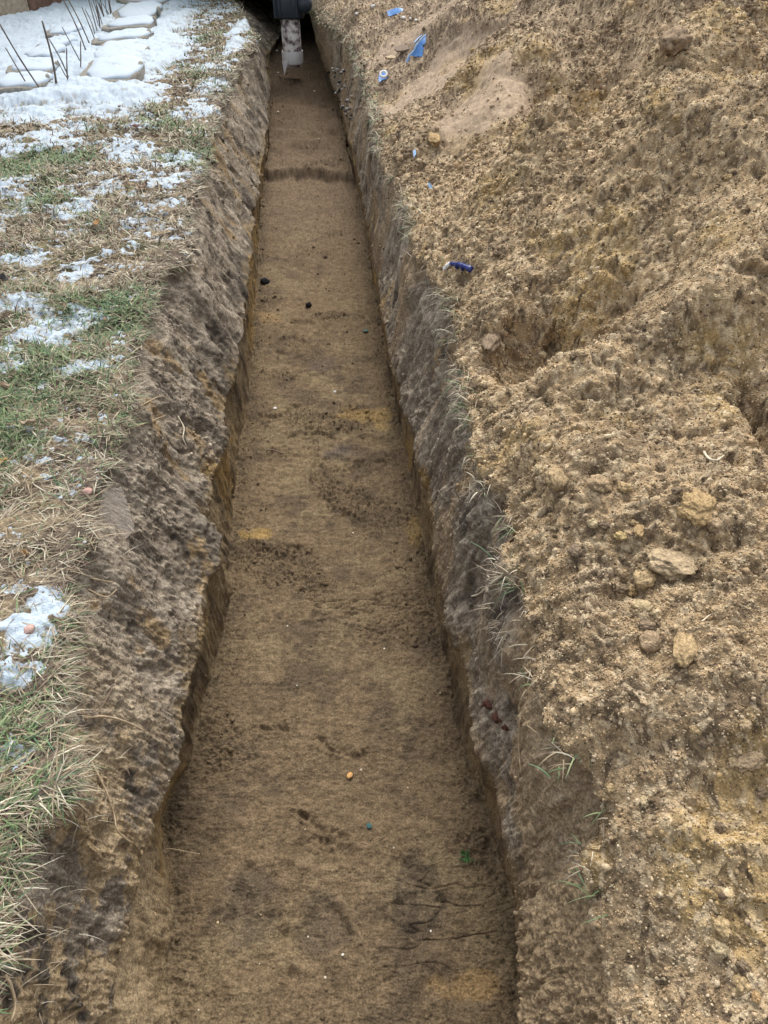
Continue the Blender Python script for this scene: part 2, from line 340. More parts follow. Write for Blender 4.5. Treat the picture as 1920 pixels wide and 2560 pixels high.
for (px, py, rx, ry) in PRINTS:
    x0, y0 = at_z(px, py, ZF); q = np.sqrt(((X-x0)/rx)**2+((Y-y0)/ry)**2)+0.55*fbm(X, Y, Z, 12, 3, .6, 3)
    disp += W_fl*(-0.008*(1-sm(.5, 1.15, q))+0.003*np.exp(-((q-1.2)/.25)**2))
# relief: lawn -------------------------------------------------------
disp += W_lawn*(0.008*fbm(X, Y, Z, 22, 3, .6, 81))
P = P+N*disp[..., None]
far = np.abs(X) > 12
P[..., 2] = np.where(far & ((ci < 4) | (ci > C-5))[None, :], -0.05, P[..., 2])
PX, PY, PD = proj(P)
def hit(px, py, sec):
    """the point of a surface seen at a place of the picture; sec: 0 lawn, 1 left wall, 2 floor, 3 right wall, 4 heap"""
    a, b = SEC[sec], SEC[sec+1]
    q = (PX[:, a:b]-px)**2+(PY[:, a:b]-py)**2
    m = q.min(); cand = np.argwhere(q < max(m*1.5, 9)); d = [PD[j, a+i] for j, i in cand]
    j, i = cand[int(np.argmin(d))]
    return Vector(P[j, a+i].tolist()), Vector(N[j, a+i].tolist())

# albedo -------------------------------------------------------------
def c3(*c): return np.array(c, F)
def mixc(A, B, t): return A+(B-A)*np.clip(t, 0, 1)[..., None].astype(F)
SAND, OCHRE, UMBER, PALE = c3(.385,.282,.168), c3(.45,.32,.145), c3(.125,.092,.062), c3(.58,.47,.315)
TOP, TOPL, BLACK = c3(.205,.168,.127), c3(.34,.29,.225), c3(.035,.03,.027)
CLAY, CLAYD, FLOORC = c3(.25,.188,.112), c3(.12,.09,.06), c3(.158,.115,.070)
bl1 = fbm(X, Y, Z, 2.6, 3, .6, 101); bl2 = fbm(X, Y, Z, 9, 3, .6, 107); bl3 = fbm(X, Y, Z, 40, 2, .6, 113); bl4 = fbm(X, Y, Z, 120, 2, .6, 119)
A = np.zeros((R, C, 3), F)
# heap
H = np.broadcast_to(SAND, A.shape).copy()
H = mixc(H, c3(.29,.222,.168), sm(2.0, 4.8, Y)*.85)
H = mixc(H, UMBER, sm(.15, .75, bl2*.7+bl1*.5+.1)*.6)
H = mixc(H, OCHRE, sm(.25, .7, fbm(X, Y, Z, 3.1, 3, .6, 131)+.2*bl2)*.65*(1-sm(3, 6, Y)*.6))
H = mixc(H, UMBER, ((id2 < .22)*.55+(id3 < .2)*.35)*(1-slip)); H = mixc(H, PALE, ((id3 > .8)*.5+(id2 > .85)*.3)*(1-slip))
H = mixc(H, c3(.39,.305,.225), slip*.75)
# walls
Wc = np.broadcast_to(TOP, A.shape).copy()
Wc = mixc(Wc, TOPL, sm(-.3, .5, cut*.45+bl2*.3+cut2*.55)); Wc = mixc(Wc, BLACK, sm(.25, .75, fbm(X, Yq, Z*.35, 11, 3, .6, 141)+.3*pit)*.65)
Wc = mixc(Wc, BLACK, W_wl*(1-sm(ZM+.03, ZM+.16, Z))*sm(-.1, .4, fbm(X, Y, Z*.5, 5, 3, .6, 143))*.6*sm(.9, 1.6, Y))  # shade of the voids along the left ledge, painted into the wall colour
sp = sm(.30, .6, fbm(X, Y*1.2, Z*.35, 4.5, 3, .6, 147)+.25*bl3)          # sand smeared over the cut face
Wc = mixc(Wc, c3(.28,.195,.10), sp*.7*(1-.4*sm(3, 6, Y)))
nearL = (1-sm(.45, .95, Y))*W_wl
Wc = mixc(Wc, c3(.36,.27,.16), nearL*sm(-.15, .15, bl2+bl1*.5+.5*bl3)*.85)
lowc = mixc(np.broadcast_to(CLAY, A.shape), CLAYD, sm(-.2, .5, cut*.5+bl2*.6)); lowc = mixc(lowc, c3(.36,.24,.095), sm(.2, .6, bl1+bl3*.3)*.6)
edgeb = ZM+0.05*fbm(X*0, Y, Z*0, 3, 3, .6, 151)
lowc = mixc(lowc, c3(.47,.36,.22), W_wl*(1-sm(.5, .9, Y))*sm(-.4, .1, cut2*.6+bl2*.5)*.8)
low = 1-sm(edgeb-.035, edgeb+.02, Z+0.03*bl2)
Wc = mixc(Wc, lowc, low)
Wc = mixc(Wc, c3(.33,.245,.15), W_wr*np.maximum((1-sm(.38, .62, Y)), .8*(1-sm(.6, 1.1, Y))*sm(-.1, .3, bl1+bl2*.6)))
Wc = mixc(Wc, c3(.30,.225,.145), W_wr*sm(-.15, .35, fbm(X, Y, Z*.3, 3.2, 3, .6, 181)+.3*bl2)*upper*.8)
# floor
Fc = np.broadcast_to(FLOORC, A.shape).copy()
Fc = mixc(Fc, c3(.10,.075,.050), sm(-.1, .55, bl1*.6+bl2*.5+.35*fbm(X, Y, Z, 22, 3, .65, 163))*.8); Fc = mixc(Fc, c3(.195,.148,.088), sm(.1, .7, fbm(X, Y, Z, 5, 3, .6, 161)+.3*bl3)*.65)
Fc = mixc(Fc, CLAYD*.75, loose*sm(-.1, .4, bl3+.4*bl2)*.6)
Fc = mixc(Fc, c3(.165,.122,.084), sm(3.0, 4.8, Y)*.6); Fc = mixc(Fc, c3(.05,.036,.025), np.exp(-(stepy/.03)**2)*.75*sm(-.2, .4, fbm(X, Y*0, Z*0, 9, 2, .6, 453)))  # last mix paints the step's dark shadow line into the floor colour
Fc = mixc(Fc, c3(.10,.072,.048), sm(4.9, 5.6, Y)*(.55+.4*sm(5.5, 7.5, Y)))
for (px, py, rx, ry, cc, k) in ((800,900,.09,.05,(.42,.285,.12),.8),(830,925,.04,.03,(.45,.31,.13),.8),(555,1160,.045,.03,(.44,.29,.10),.8),(905,1150,.03,.06,(.42,.28,.10),.6),(1000,2130,.06,.02,(.40,.26,.12),.7),
                                 (540,1970,.06,.07,(.07,.06,.05),.6),(690,1990,.05,.06,(.07,.06,.05),.5),(900,1950,.05,.08,(.07,.06,.05),.6),(740,980,.06,.04,(.13,.11,.10),.7),(700,790,.05,.05,(.14,.11,.09),.6),(420,1790,.09,.05,(.08,.06,.04),.5),(580,690,.05,.05,(.38,.26,.12),.6)):
    x0, y0 = at_z(px, py, ZF); q = ((X-x0)/rx)**2+((Y-y0)/ry)**2
    Fc = mixc(Fc, c3(*cc)*.8, k*.8*(1-sm(.0, 1.6, q+1.1*bl2+.6*bl3)))
# lawn soil
Lc = mixc(np.broadcast_to(c3(.115,.09,.066), A.shape), c3(.24,.19,.12), sm(-.3, .5, bl2+.5*bl3)); Lc = mixc(Lc, c3(.10,.115,.05), sm(.2, .6, fbm(X, Y, Z, 4, 2, .5, 171))*.4)
rimsoil = np.exp(-np.abs(X-rl[:, None])/.05)
Lc = mixc(Lc, c3(.15,.122,.10), rimsoil*.8)
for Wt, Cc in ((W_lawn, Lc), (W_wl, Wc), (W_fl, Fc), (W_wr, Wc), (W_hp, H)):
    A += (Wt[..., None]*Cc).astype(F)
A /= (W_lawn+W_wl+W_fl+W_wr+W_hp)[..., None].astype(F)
gr_ = fbm(X, Y, Z, 330, 2, .6, 127)
A *= (1+0.2*bl3+0.3*np.clip(bl4, -1, 1)+(W_wall+W_fl)*.35*np.clip(gr_, -1, 1.2)*fade(330))[..., None].astype(F)
A = np.clip(A, .012, .75)

def grid_faces(nr, nc):
    i = np.arange(nr*nc).reshape(nr, nc)
    return np.stack([i[:-1, :-1], i[:-1, 1:], i[1:, 1:], i[1:, :-1]], -1).reshape(-1, 4)
def sheet(name, sec, m):
    a = max(SEC[sec]-1, 0); b = SEC[sec+1]
    V = P[:, a:b].reshape(-1, 3); return link_mesh(name, V, grid_faces(R, b-a), m, col=A[:, a:b].reshape(-1, 3))
tag(sheet('lawn', 0, M_SOIL), kind='structure')
tag(sheet('trench_wall', 1, M_SOIL), kind='structure')
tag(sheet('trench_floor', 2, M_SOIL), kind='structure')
tag(sheet('trench_wall', 3, M_SOIL), kind='structure')
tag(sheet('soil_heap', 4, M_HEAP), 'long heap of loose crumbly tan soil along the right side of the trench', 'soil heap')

# ---------------------------------------------------------------- snow lying on the lawn
SN = [(40,50,260,90,1.6),(170,120,230,70,1.6),(100,200,200,35,1.5),(250,205,110,28,1.1),(330,130,60,60,1.0),(345,60,60,60,1.0),(360,15,50,40,.9),(60,305,95,28,1.0),(160,280,60,18,.8),(280,330,62,16,.9),(380,345,60,22,1.0),(440,180,40,15,.6),(400,235,40,15,.5),(445,230,25,12,.6),(520,55,22,25,1.0),(505,95,25,18,.9),(450,140,40,12,.7),(470,20,35,18,.6),(350,375,60,20,.9),(226,402,32,14,.8),(18,450,32,45,.8),(153,446,52,20,.9),(30,390,50,18,.7),(164,480,50,16,.8),(310,468,62,16,.9),(370,425,30,12,.7),(47,545,55,22,1.0),(150,578,38,20,1.0),(55,642,45,18,.8),(146,690,62,32,1.0),(91,720,50,28,.9),(30,758,65,22,.9),(7,790,30,20,.8),(164,778,55,14,.8),(87,815,18,8,.7),(110,1284,46,34,1.0),(25,1255,28,12,.7),(60,1340,25,22,.8),(36,1372,55,45,1.0),(28,1430,48,38,1.1),(5,1590,18,15,.9),(200,240,120,20,.7),(60,245,120,20,.9),(330,265,60,12,.4),(250,300,40,10,.4),(90,860,12,7,.5),(55,965,8,5,.5)]
a, b = 0, SEC[1]
sx, sy, sz = P[:, a:b, 0], P[:, a:b, 1], P[:, a:b, 2]
mk = np.where(sy > 1.2, -.32, -.6)+0*sx+.16*sm(1.9, 3.2, sy)
for (px, py, rx, ry, k) in SN:
    x0, y0 = at_z(px, py, 0.0); x1, _ = at_z(px+rx, py, 0.0); _, ya = at_z(px, py-ry, 0.0); _, yb = at_z(px, py+ry, 0.0)
    q = ((sx-x0)/(x1-x0))**2+(np.where(sy > y0, (sy-y0)/(ya-y0), (sy-y0)/(y0-yb)))**2
    mk = np.maximum(mk, k*(.95-.62*q))
mk = np.minimum(mk, 1.4); mk0 = mk.copy()
streak = fbm(sx*0.7, sy*1.25, sz*0, 26, 3, .65, 201)
mk = mk+0.75*fbm(sx, sy, sz*0, 6, 4, .65, 207)*(1-.6*sm(.8,1.3,mk))+0.75*streak*(1-.5*sm(.8,1.3,mk))+0.6*fbm(sx, sy, sz*0, 70, 3, .7, 211)*(1-.6*sm(.8,1.3,mk))-.02-.35*np.exp(-(rl[:, None]-sx)/.03)
mk[:, :5] = mk[:, 5:6]
hgt = np.where(mk > 0, 0.0035*(1-np.exp(-np.clip(mk, 0, 9)*1.6)), np.maximum(mk*0.03, -.012))
sv = P[:, a:b].copy(); sv[..., 2] += hgt-0.001+0.046*sm(.45, 1.1, mk0)*sm(3.6, 4.2, sy)+0.005*sm(.6, 1.2, mk0)*fbm(sx, sy, sz*0, 5, 3, .5, 217)
keep = mk > -.12
fk = keep[:-1, :-1] | keep[:-1, 1:] | keep[1:, :-1] | keep[1:, 1:]
fk &= (sy[:-1, :-1] > 0.0)
faces = grid_faces(R, b-a)[fk.ravel()]
used, inv = np.unique(faces, return_inverse=True)
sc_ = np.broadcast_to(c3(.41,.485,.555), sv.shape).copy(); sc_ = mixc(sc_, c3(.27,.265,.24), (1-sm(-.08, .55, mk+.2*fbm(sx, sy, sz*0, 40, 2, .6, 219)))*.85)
tag(link_mesh('snow', sv.reshape(-1, 3)[used], inv.reshape(-1, 4).astype(np.int32), M_SNOW, col=sc_.reshape(-1, 3)[used]), kind='stuff')
SNOWTOP = sv; SMK = mk

# ---------------------------------------------------------------- grass
def blades(base, L, wid, az, p0, curl, colr, tipc=None, nseg=4, out=None):
    n = len(base); s = np.linspace(0, 1, nseg)
    V = np.zeros((n, nseg, 2, 3), F); pos = base.astype(F).copy()
    d = np.stack([np.cos(az), np.sin(az), 0*az], 1); side = np.stack([-np.sin(az), np.cos(az), 0*az], 1)
    Cc = np.zeros((n, nseg, 2, 3), F)
    for k in range(nseg):
        if k:
            p = p0-curl*(s[k]-.5/(nseg-1)); st = (L/(nseg-1))[:, None]
            pos = pos+st*(d*np.cos(p)[:, None]+np.array([0, 0, 1.0])*np.sin(p)[:, None])
        ww = (wid*(1-s[k]**2*.9)*.5)[:, None]
        V[:, k, 0] = pos-side*ww; V[:, k, 1] = pos+side*ww
        cc = colr if tipc is None else lerp(colr, tipc, s[k]); Cc[:, k] = cc[:, None, :]
    i = (np.arange(n)*nseg*2)[:, None]; q = []
    for k in range(nseg-1): q.append(np.stack([i[:, 0]+2*k, i[:, 0]+2*k+1, i[:, 0]+2*k+3, i[:, 0]+2*k+2], 1))
    return V.reshape(-1, 3), np.concatenate(q), Cc.reshape(-1, 3)
def joinp(parts):
    V, Fc_, Cc, o = [], [], [], 0
    for v, f, c in parts: V.append(v); Fc_.append(f+o); Cc.append(c); o += len(v)
    return np.concatenate(V), np.concatenate(Fc_), np.concatenate(Cc)
def pick(n, wts, sec, arr):
    p = wts.ravel()/wts.sum(); k = RNG.choice(p.size, n, p=p); return k
cell = np.gradient(Yr)[:, None]*np.abs(np.gradient(sx, axis=1))
vis = (sy > 0.12) & (sy < 9.5) & (np.abs(PX[:, a:b]-300) < 900) & (np.arange(b-a) > 6)[None, :]
dd = PD[:, a:b]
gn = fbm(sx, sy, sz*0, 3.0, 3, .6, 301); gn2 = fbm(sx, sy, sz*0, 10, 2, .6, 307)
bed = sm(-.25, -.6, sx-(-0.62-0.22*(sy-4.0)))*sm(4.0, 4.3, sy)   # snow bed on the far left, no grass
def grasscol(n, green):
    G = np.array([(.13,.20,.085),(.09,.165,.085),(.19,.25,.115),(.22,.26,.13),(.08,.135,.06)]); D = np.array([(.36,.31,.215),(.26,.21,.145),(.46,.42,.32),(.19,.14,.10),(.28,.22,.145)])
    u = RNG.random(n) < green
    c = np.where(u[:, None], G[RNG.integers(0, 5, n)], D[RNG.integers(0, 5, n)])
    return (c*RNG.uniform(.5, 1.3, (n, 1))).astype(F)
parts = []
def lawn_grass(n, dens, gfun, Lr, pr, wsc, curl):
    wts = np.where(vis, cell*dens/np.clip(dd, .45, 6)**1.8, 0)
    k = pick(n, wts, 0, None); base = P[:, a:b].reshape(-1, 3)[k].copy()
    dk = dd.ravel()[k]; g = gfun.ravel()[k]
    base[:, :2] += RNG.normal(0, .004, (n, 2))*dk[:, None]; base[:, 2] -= .003
    L = RNG.uniform(*Lr, n)*RNG.uniform(.6, 1.1, n); wd = RNG.uniform(.0013, .0026, n)*wsc*np.clip(dk*.8, 1, 4.0)
    c = grasscol(n, g); tip = c*RNG.uniform(.9, 1.3, (n, 1))
    parts.append(blades(base, L, wd, RNG.uniform(0, 2*np.pi, n), RNG.uniform(*pr, n), RNG.uniform(*curl, n), c, tip))
snowfree = 1-sm(-.1, .5, mk)
edgef = np.clip(.25+.75*sm(.0, .09, rl[:, None]-sx), 0, 1)*np.clip(.25+.75*sm(.36, .47, sy), 0, 1)
gf = np.clip(.55+.5*gn-.56*sm(1.1, 2.6, sy)*(1-sm(.35, .6, gn)), .04, .85)
lawn_grass(54000, (snowfree*.8+.2)*(1-bed*.97)*np.clip(.75+.6*gn2, .15, 2), gf*.45, (.025, .06), (.0, .30), 1.0, (-.2, .5))      # flat thatch
lawn_grass(52000, (snowfree*.84+.16)*(1-bed*.98)*edgef*np.clip(.6+.9*gn+.6*gn2, .08, 3)*np.where(sy < 1.1, np.clip(.25+1.5*gn2, .1, 1.6), 1)*(1-.35*(1-sm(.3, .9, sy))), np.clip(gf*1.3, 0, .85)*(1-.25*(1-sm(.5, 1.0, sy))), (.024, .055), (.25, 1.15), 1.0, (.3, 1.6))
V_, F_, C_ = joinp(parts); tag(link_mesh('lawn_grass', V_, F_, M_BLADE, col=C_), kind='stuff')
# blades lying over the cut edge of the lawn, and sparse dead grass along the right edge
parts = []
n = 3600
k = RNG.integers(NL-26, NL-1, n); pr_ = np.where((Yr > .2) & (Yr < 8.3), np.gradient(Yr)/np.clip(Yr, .6, 6), 0); pr_ = pr_*np.clip(.35+1.3*wob(88, 1, 4), .02, 2); j = RNG.choice(R, n, p=pr_/pr_.sum())
base = P[j, k]; dk = PD[j, k]
parts.append(blades(base, RNG.uniform(.02, .055, n), RNG.uniform(.0009, .002, n)*np.clip(dk*.6, 1, 3), RNG.normal(0, 1.5, n), RNG.uniform(-.1, .7, n), RNG.uniform(.2, 2.2, n), grasscol(n, np.full(n, .22)), None))
V_, F_, C_ = joinp(parts); tag(link_mesh('overhanging_grass', V_, F_, M_BLADE, col=C_), kind='stuff')
n = 3200
wgt = np.where((Yr > 1.3) & (Yr < 8.3), np.gradient(Yr)/np.clip(Yr, .6, 6)*np.clip(.15+fbm(Yr, Yr*0, Yr*0, 3, 2, .6, 4.4)+.9*sm(2.6, 3.4, Yr), 0, 2), 0); j = RNG.choice(R, n, p=wgt/wgt.sum())
k = c_rimR+np.abs(RNG.normal(0, 16, n)).astype(int)-6
base = P[j, k]; dk = PD[j, k]
parts = [blades(base, RNG.uniform(.025, .07, n), RNG.uniform(.001, .002, n)*np.clip(dk*.6, 1, 2.6), RNG.uniform(0, 6.28, n), RNG.uniform(-.2, .8, n), RNG.uniform(.2, 1.6, n), grasscol(n, np.full(n, .3)), None)]
V_, F_, C_ = joinp(parts); tag(link_mesh('dead_grass', V_, F_, M_BLADE, col=C_), kind='stuff')

# hair roots dangling from the cut edges
def hairs(cols, wgt, n, az):
    j = RNG.choice(R, n, p=wgt/wgt.sum()); k = RNG.choice(cols, n); base = P[j, k]+N[j, k]*.002; dk = PD[j, k]
    c = np.array([(.50,.42,.30), (.36,.28,.19), (.58,.53,.43), (.24,.18,.13)])[RNG.integers(0, 4, n)]*RNG.uniform(.6, 1.1, (n, 1))
    return blades(base, RNG.uniform(.012, .045, n), RNG.uniform(.0006, .0012, n)*np.clip(dk*.7, 1, 2.5), RNG.normal(az, 1.1, n), RNG.uniform(-.6, .7, n), RNG.uniform(-.3, 2.2, n), c, None, nseg=6)
wr_ = np.where((Yr > .62) & (Yr < 2.2), np.gradient(Yr)/np.clip(Yr, .4, 6)*np.clip(.3+1.5*wob(93, 1, 4), .02, 2), 0); wl_ = np.where((Yr > .15) & (Yr < 2.5), np.gradient(Yr)/np.clip(Yr, .3, 6), 0)
V_, F_, C_ = joinp([hairs(np.arange(c_rimR-60, c_rimR+3), wr_, 230, math.pi), hairs(np.arange(c_rimL, c_rimL+110), wl_, 260, 0.0)])
tag(link_mesh('hair_roots', V_, F_, M_BLADE, col=C_), kind='stuff')

# ---------------------------------------------------------------- loose crumbs of soil
_t = (1+5**.5)/2
ICO_V = np.array([(-1,_t,0),(1,_t,0),(-1,-_t,0),(1,-_t,0),(0,-1,_t),(0,1,_t),(0,-1,-_t),(0,1,-_t),(_t,0,-1),(_t,0,1),(-_t,0,-1),(-_t,0,1)], F); ICO_V /= np.linalg.norm(ICO_V[0])
ICO_F = np.array([(0,11,5),(0,5,1),(0,1,7),(0,7,10),(0,10,11),(1,5,9),(5,11,4),(11,10,2),(10,7,6),(7,1,8),(3,9,4),(3,4,2),(3,2,6),(3,6,8),(3,8,9),(4,9,5),(2,4,11),(6,2,10),(8,6,7),(9,8,1)], np.int32)
def crumbs(name, pos, r, colr):
    n = len(pos); rot = RNG.uniform(0, 6.28, n); c, s_ = np.cos(rot), np.sin(rot)
    B = ICO_V[None]*RNG.uniform(.65, 1.3, (n, 12, 1)).astype(F)*RNG.uniform(.6, 1.25, (n, 1, 3)).astype(F)
    B = np.stack([B[..., 0]*c[:, None]-B[..., 1]*s_[:, None], B[..., 0]*s_[:, None]+B[..., 1]*c[:, None], B[..., 2]], -1)
    V = pos[:, None]+B*r[:, None, None]
    f = ICO_F[None]+(np.arange(n)*12)[:, None, None]
    return tag(link_mesh(name, V.reshape(-1, 3), f.reshape(-1, 3), M_CRUMB, col=np.repeat(colr, 12, 0), smooth=True), kind='stuff')
def scatter(sec, n, wfun, rr_, lodp):
    a, b = SEC[sec], SEC[sec+1]
    ar = np.linalg.norm(np.cross(np.gradient(P[:, a:b], axis=0), np.gradient(P[:, a:b], axis=1)), axis=2)
    ok = (PD[:, a:b] < 14) & (PX[:, a:b] > -120) & (PX[:, a:b] < 1800) & (PY[:, a:b] > -60) & (PY[:, a:b] < 2320)
    wt = np.where(ok, ar*wfun[:, a:b]/np.clip(PD[:, a:b], .5, 9)**lodp, 0); kk = RNG.choice(wt.size, n, p=wt.ravel()/wt.sum())
    p = P[:, a:b].reshape(-1, 3)[kk]; d = PD[:, a:b].ravel()[kk]; nn = N[:, a:b].reshape(-1, 3)[kk]; cc = A[:, a:b].reshape(-1, 3)[kk]
    r = rr_[0]*np.exp(RNG.exponential(rr_[1], n))*np.clip(d*.75, .8, 1.9+.12*d)
    r = np.minimum(r, (.0042+.0014*d))
    return p+nn*(r*.25)[:, None], r, cc
p1, r1, cA = scatter(4, 90000, (1-.985*np.clip(slip*1.3, 0, 1))*(.6+.5*clus), (.00135, .22), 1.95)
cA = cA*RNG.uniform(.65, 1.45, (len(cA), 1)); u = RNG.random(len(cA)); cA = np.where((u < .10)[:, None], UMBER, np.where((u > .82)[:, None], PALE*RNG.uniform(.75, 1.1, (len(cA), 1)), cA)); cA = np.clip(cA*np.minimum(1, .58/cA.max(1, keepdims=True)), .02, .62)
p2, r2, cB = scatter(4, 1500, (1-slip)*sm(1.6, 2.6, Y)*(1-sm(3, 4.5, Y))*(.1+clus), (.0030, .2), 1.7); r2 = r2*RNG.uniform(.9, 1.6, len(r2)); cB = np.maximum(cB, .8*np.array([(.30,.225,.15)]))*RNG.uniform(.8, 1.25, (len(cB), 1))
crumbs('sand_crumbs', np.concatenate([p1, p2]), np.concatenate([r1, r2]), np.concatenate([cA, cB]))
p1, r1, cA = scatter(2, 15000, .08+loose, (.0006, .32), 1.75); crumbs('floor_crumbs', p1, r1, cA*RNG.uniform(.6, 1.25, (len(cA), 1)))
pa, ra, ca = scatter(1, 13000, upper*(.15+ragged)+.08, (.0007, .32), 1.6); pb, rb, cb = scatter(3, 16000, upper*(.3+ragged)+.2, (.0007, .32), 1.6)
pa = np.concatenate([pa, pb]); ra = np.concatenate([ra, rb]); ca = np.concatenate([ca, cb])
crumbs('wall_crumbs', pa, ra, ca*RNG.uniform(.6, 1.5, (len(ca), 1)))

# ---------------------------------------------------------------- builders for single things
import bmesh
def ico(sub):
    bm = bmesh.new(); bmesh.ops.create_icosphere(bm, subdivisions=sub, radius=1.0)
    V = np.array([v.co[:] for v in bm.verts], F); Fa = np.array([[v.index for v in f.verts] for f in bm.faces], np.int32); bm.free(); return V, Fa
ICOS = {k: ico(k) for k in (2, 3, 4, 5)}
def lumpmesh(name, loc, rad, seed, m, colr, rz=0, sub=4, rough=.22, fine=.05, flat=0.0, colv=.25, tilt=(0, 0), parent=None):
    V, Fa = ICOS[sub]; V = V.copy(); x, y, z = V.T
    d = 1+rough*fbm(x, y, z, 1.4, 3, .55, seed)+fine*fbm(x, y, z, 7, 2, .6, seed+3)
    if fine >= .07:
        wc, wi = worley(x*5+z*3+seed, y*5-z*2.2, 7); d = d+.10*cone(wc, .8)*wi-.03
    V = V*d[:, None]
    if flat: V[:, 2] = np.sign(V[:, 2])*np.abs(V[:, 2])**(1-flat)
    V = V*np.array(rad, F)
    c = np.array(colr, F)[None]*(1+colv*fbm(x, y, z, 3, 3, .6, seed+9))[:, None]*(1+.5*colv*np.sign(fbm(x, y, z, 14, 1, .6, seed+5)))[:, None]
    o = link_mesh(name, V, Fa, m, parent=parent, col=np.clip(c, .01, .9))
    o.location = loc; o.rotation_euler = (tilt[0], tilt[1], rz); return o
def tube(name, pts, r0, r1, m, colr=None, nseg=6, parent=None, sub=4, cap=True):
    pts = np.array(pts, float); n0 = len(pts)
    t = np.arange(n0); tt = np.linspace(0, n0-1, (n0-1)*sub+1)
    # catmull-rom
    Q = []
    for u in tt:
        i = min(int(u), n0-2); f = u-i; p0, p1_, p2, p3 = pts[max(i-1, 0)], pts[i], pts[i+1], pts[min(i+2, n0-1)]
        Q.append(.5*((2*p1_)+(-p0+p2)*f+(2*p0-5*p1_+4*p2-p3)*f*f+(-p0+3*p1_-3*p2+p3)*f**3))
    Q = np.array(Q); T = np.gradient(Q, axis=0); T /= np.linalg.norm(T, axis=1)[:, None]+1e-9
    up = np.array([.31, .22, .92]); A1 = np.cross(T, up); A1 /= np.linalg.norm(A1, axis=1)[:, None]+1e-9; A2 = np.cross(T, A1)
    k = len(Q); r = np.linspace(r0, r1, k)*(1+.12*np.sin(np.arange(k)*2.1)); an = np.linspace(0, 2*np.pi, nseg, endpoint=False)
    V = Q[:, None]+r[:, None, None]*(np.cos(an)[None, :, None]*A1[:, None]+np.sin(an)[None, :, None]*A2[:, None])
    i = np.arange(k*nseg).reshape(k, nseg); j = np.roll(i, -1, 1)
    f = [tuple(q) for q in np.stack([i[:-1], j[:-1], j[1:], i[1:]], -1).reshape(-1, 4)]
    if cap: f += [tuple(i[0][::-1]), tuple(i[-1])]
    return link_mesh(name, V.reshape(-1, 3), f, m, parent=parent, col=None if colr is None else np.broadcast_to(np.array(colr, F), (k*nseg, 3)))
def box(name, lo, hi, m, parent=None, bev=.006, col=None):
    bm = bmesh.new(); bmesh.ops.create_cube(bm, size=1.0)
    for v in bm.verts: v.co = Vector([lerp(lo[i], hi[i], v.co[i]+.5) for i in range(3)])
    if bev: bmesh.ops.bevel(bm, geom=bm.edges[:], offset=bev, segments=2, affect='EDGES')
    me = bpy.data.meshes.new(name); bm.to_mesh(me); bm.free(); me.materials.append(m)
    o = bpy.data.objects.new(name, me); COL.objects.link(o)
    if parent: o.parent = parent
    return o

# ---------------------------------------------------------------- clods on the heap
CL = [  # px, py, width px, depth px, height ratio, colour, flat, label
 (1462,1222,124,70,.42,(.47,.37,.235),.3,'largest pale clod on the heap, a broad flaky slab casting a shadow below it'),
 (1389,1250,42,38,.7,(.48,.36,.19),0,'round pale clod touching the left end of the broad flaky slab'),
 (1363,1275,26,24,.7,(.44,.32,.16),0,'small ochre clod below the round pale clod on the heap'),
 (1388,1307,42,26,.6,(.55,.44,.25),0,'small pale yellow clod sitting alone left of the long sausage shaped clod'),
 (1480,1390,52,116,.7,(.42,.30,.15),0,'long smooth sausage shaped ochre clod lying tilted on the heap'),
 (1403,1388,46,46,.7,(.30,.22,.14),0,'round brown clod left of the long sausage shaped clod'),
 (1202,1036,48,46,.7,(.42,.31,.17),0,'rounded ochre clod near the trench edge, left one of a pair with dark undersides'),
 (1296,1045,46,36,.6,(.34,.25,.15),0,'rounded brown clod with a dark shadow under it, right one of a pair'),
 (1506,1098,72,60,.6,(.42,.29,.13),.2,'blocky orange clod with a smooth broken face, above the broad flaky slab'),
 (1378,1142,24,42,.6,(.44,.30,.14),0,'narrow upright ochre clod left of the blocky orange clod'),
 (1338,1158,26,20,.6,(.54,.41,.17),0,'small bright yellow clod left of the narrow upright one'),
 (1556,1322,40,26,.6,(.40,.30,.18),0,'oval clod at the tip of a thin root near the right picture edge'),
 (1397,1352,34,26,.5,(.16,.12,.09),0,'dark umber clod between the pale yellow clod and the round brown one'),
 (1240,1190,30,24,.6,(.14,.11,.09),0,'dark clod in the shaded hollow left of the small yellow clod'),
 (1540,1000+130,40,30,.6,(.36,.27,.17),0,'brown clod right of the blocky orange clod'),
 (1611,1640,80,44,.55,(.40,.30,.19),.1,'wide overhanging clod near the right picture edge above a dark gap'),
 (1631,2152,20,22,.9,(.50,.31,.13),0,'small smooth orange pebble shaped clod in the bottom right corner'),
 (1253,385,26,22,.7,(.10,.08,.065),0,'dark clod in the hole on the upper heap'),
 (1060,735,34,60,.7,(.16,.125,.10),0,'dark jagged lump of topsoil at the rim beside the hollow in the heap'),
 (1455,95,60,46,.8,(.24,.18,.13),.2,'big angular clod standing up near the top of the heap'),
 (935,300,26,28,.7,(.46,.32,.15),0,'upright yellow clod beside the trodden sand near the far edge grass'),
 (1480,135,30,18,.6,(.10,.08,.065),0,'dark clod sunk in the hollow at the top right of the heap'),
]
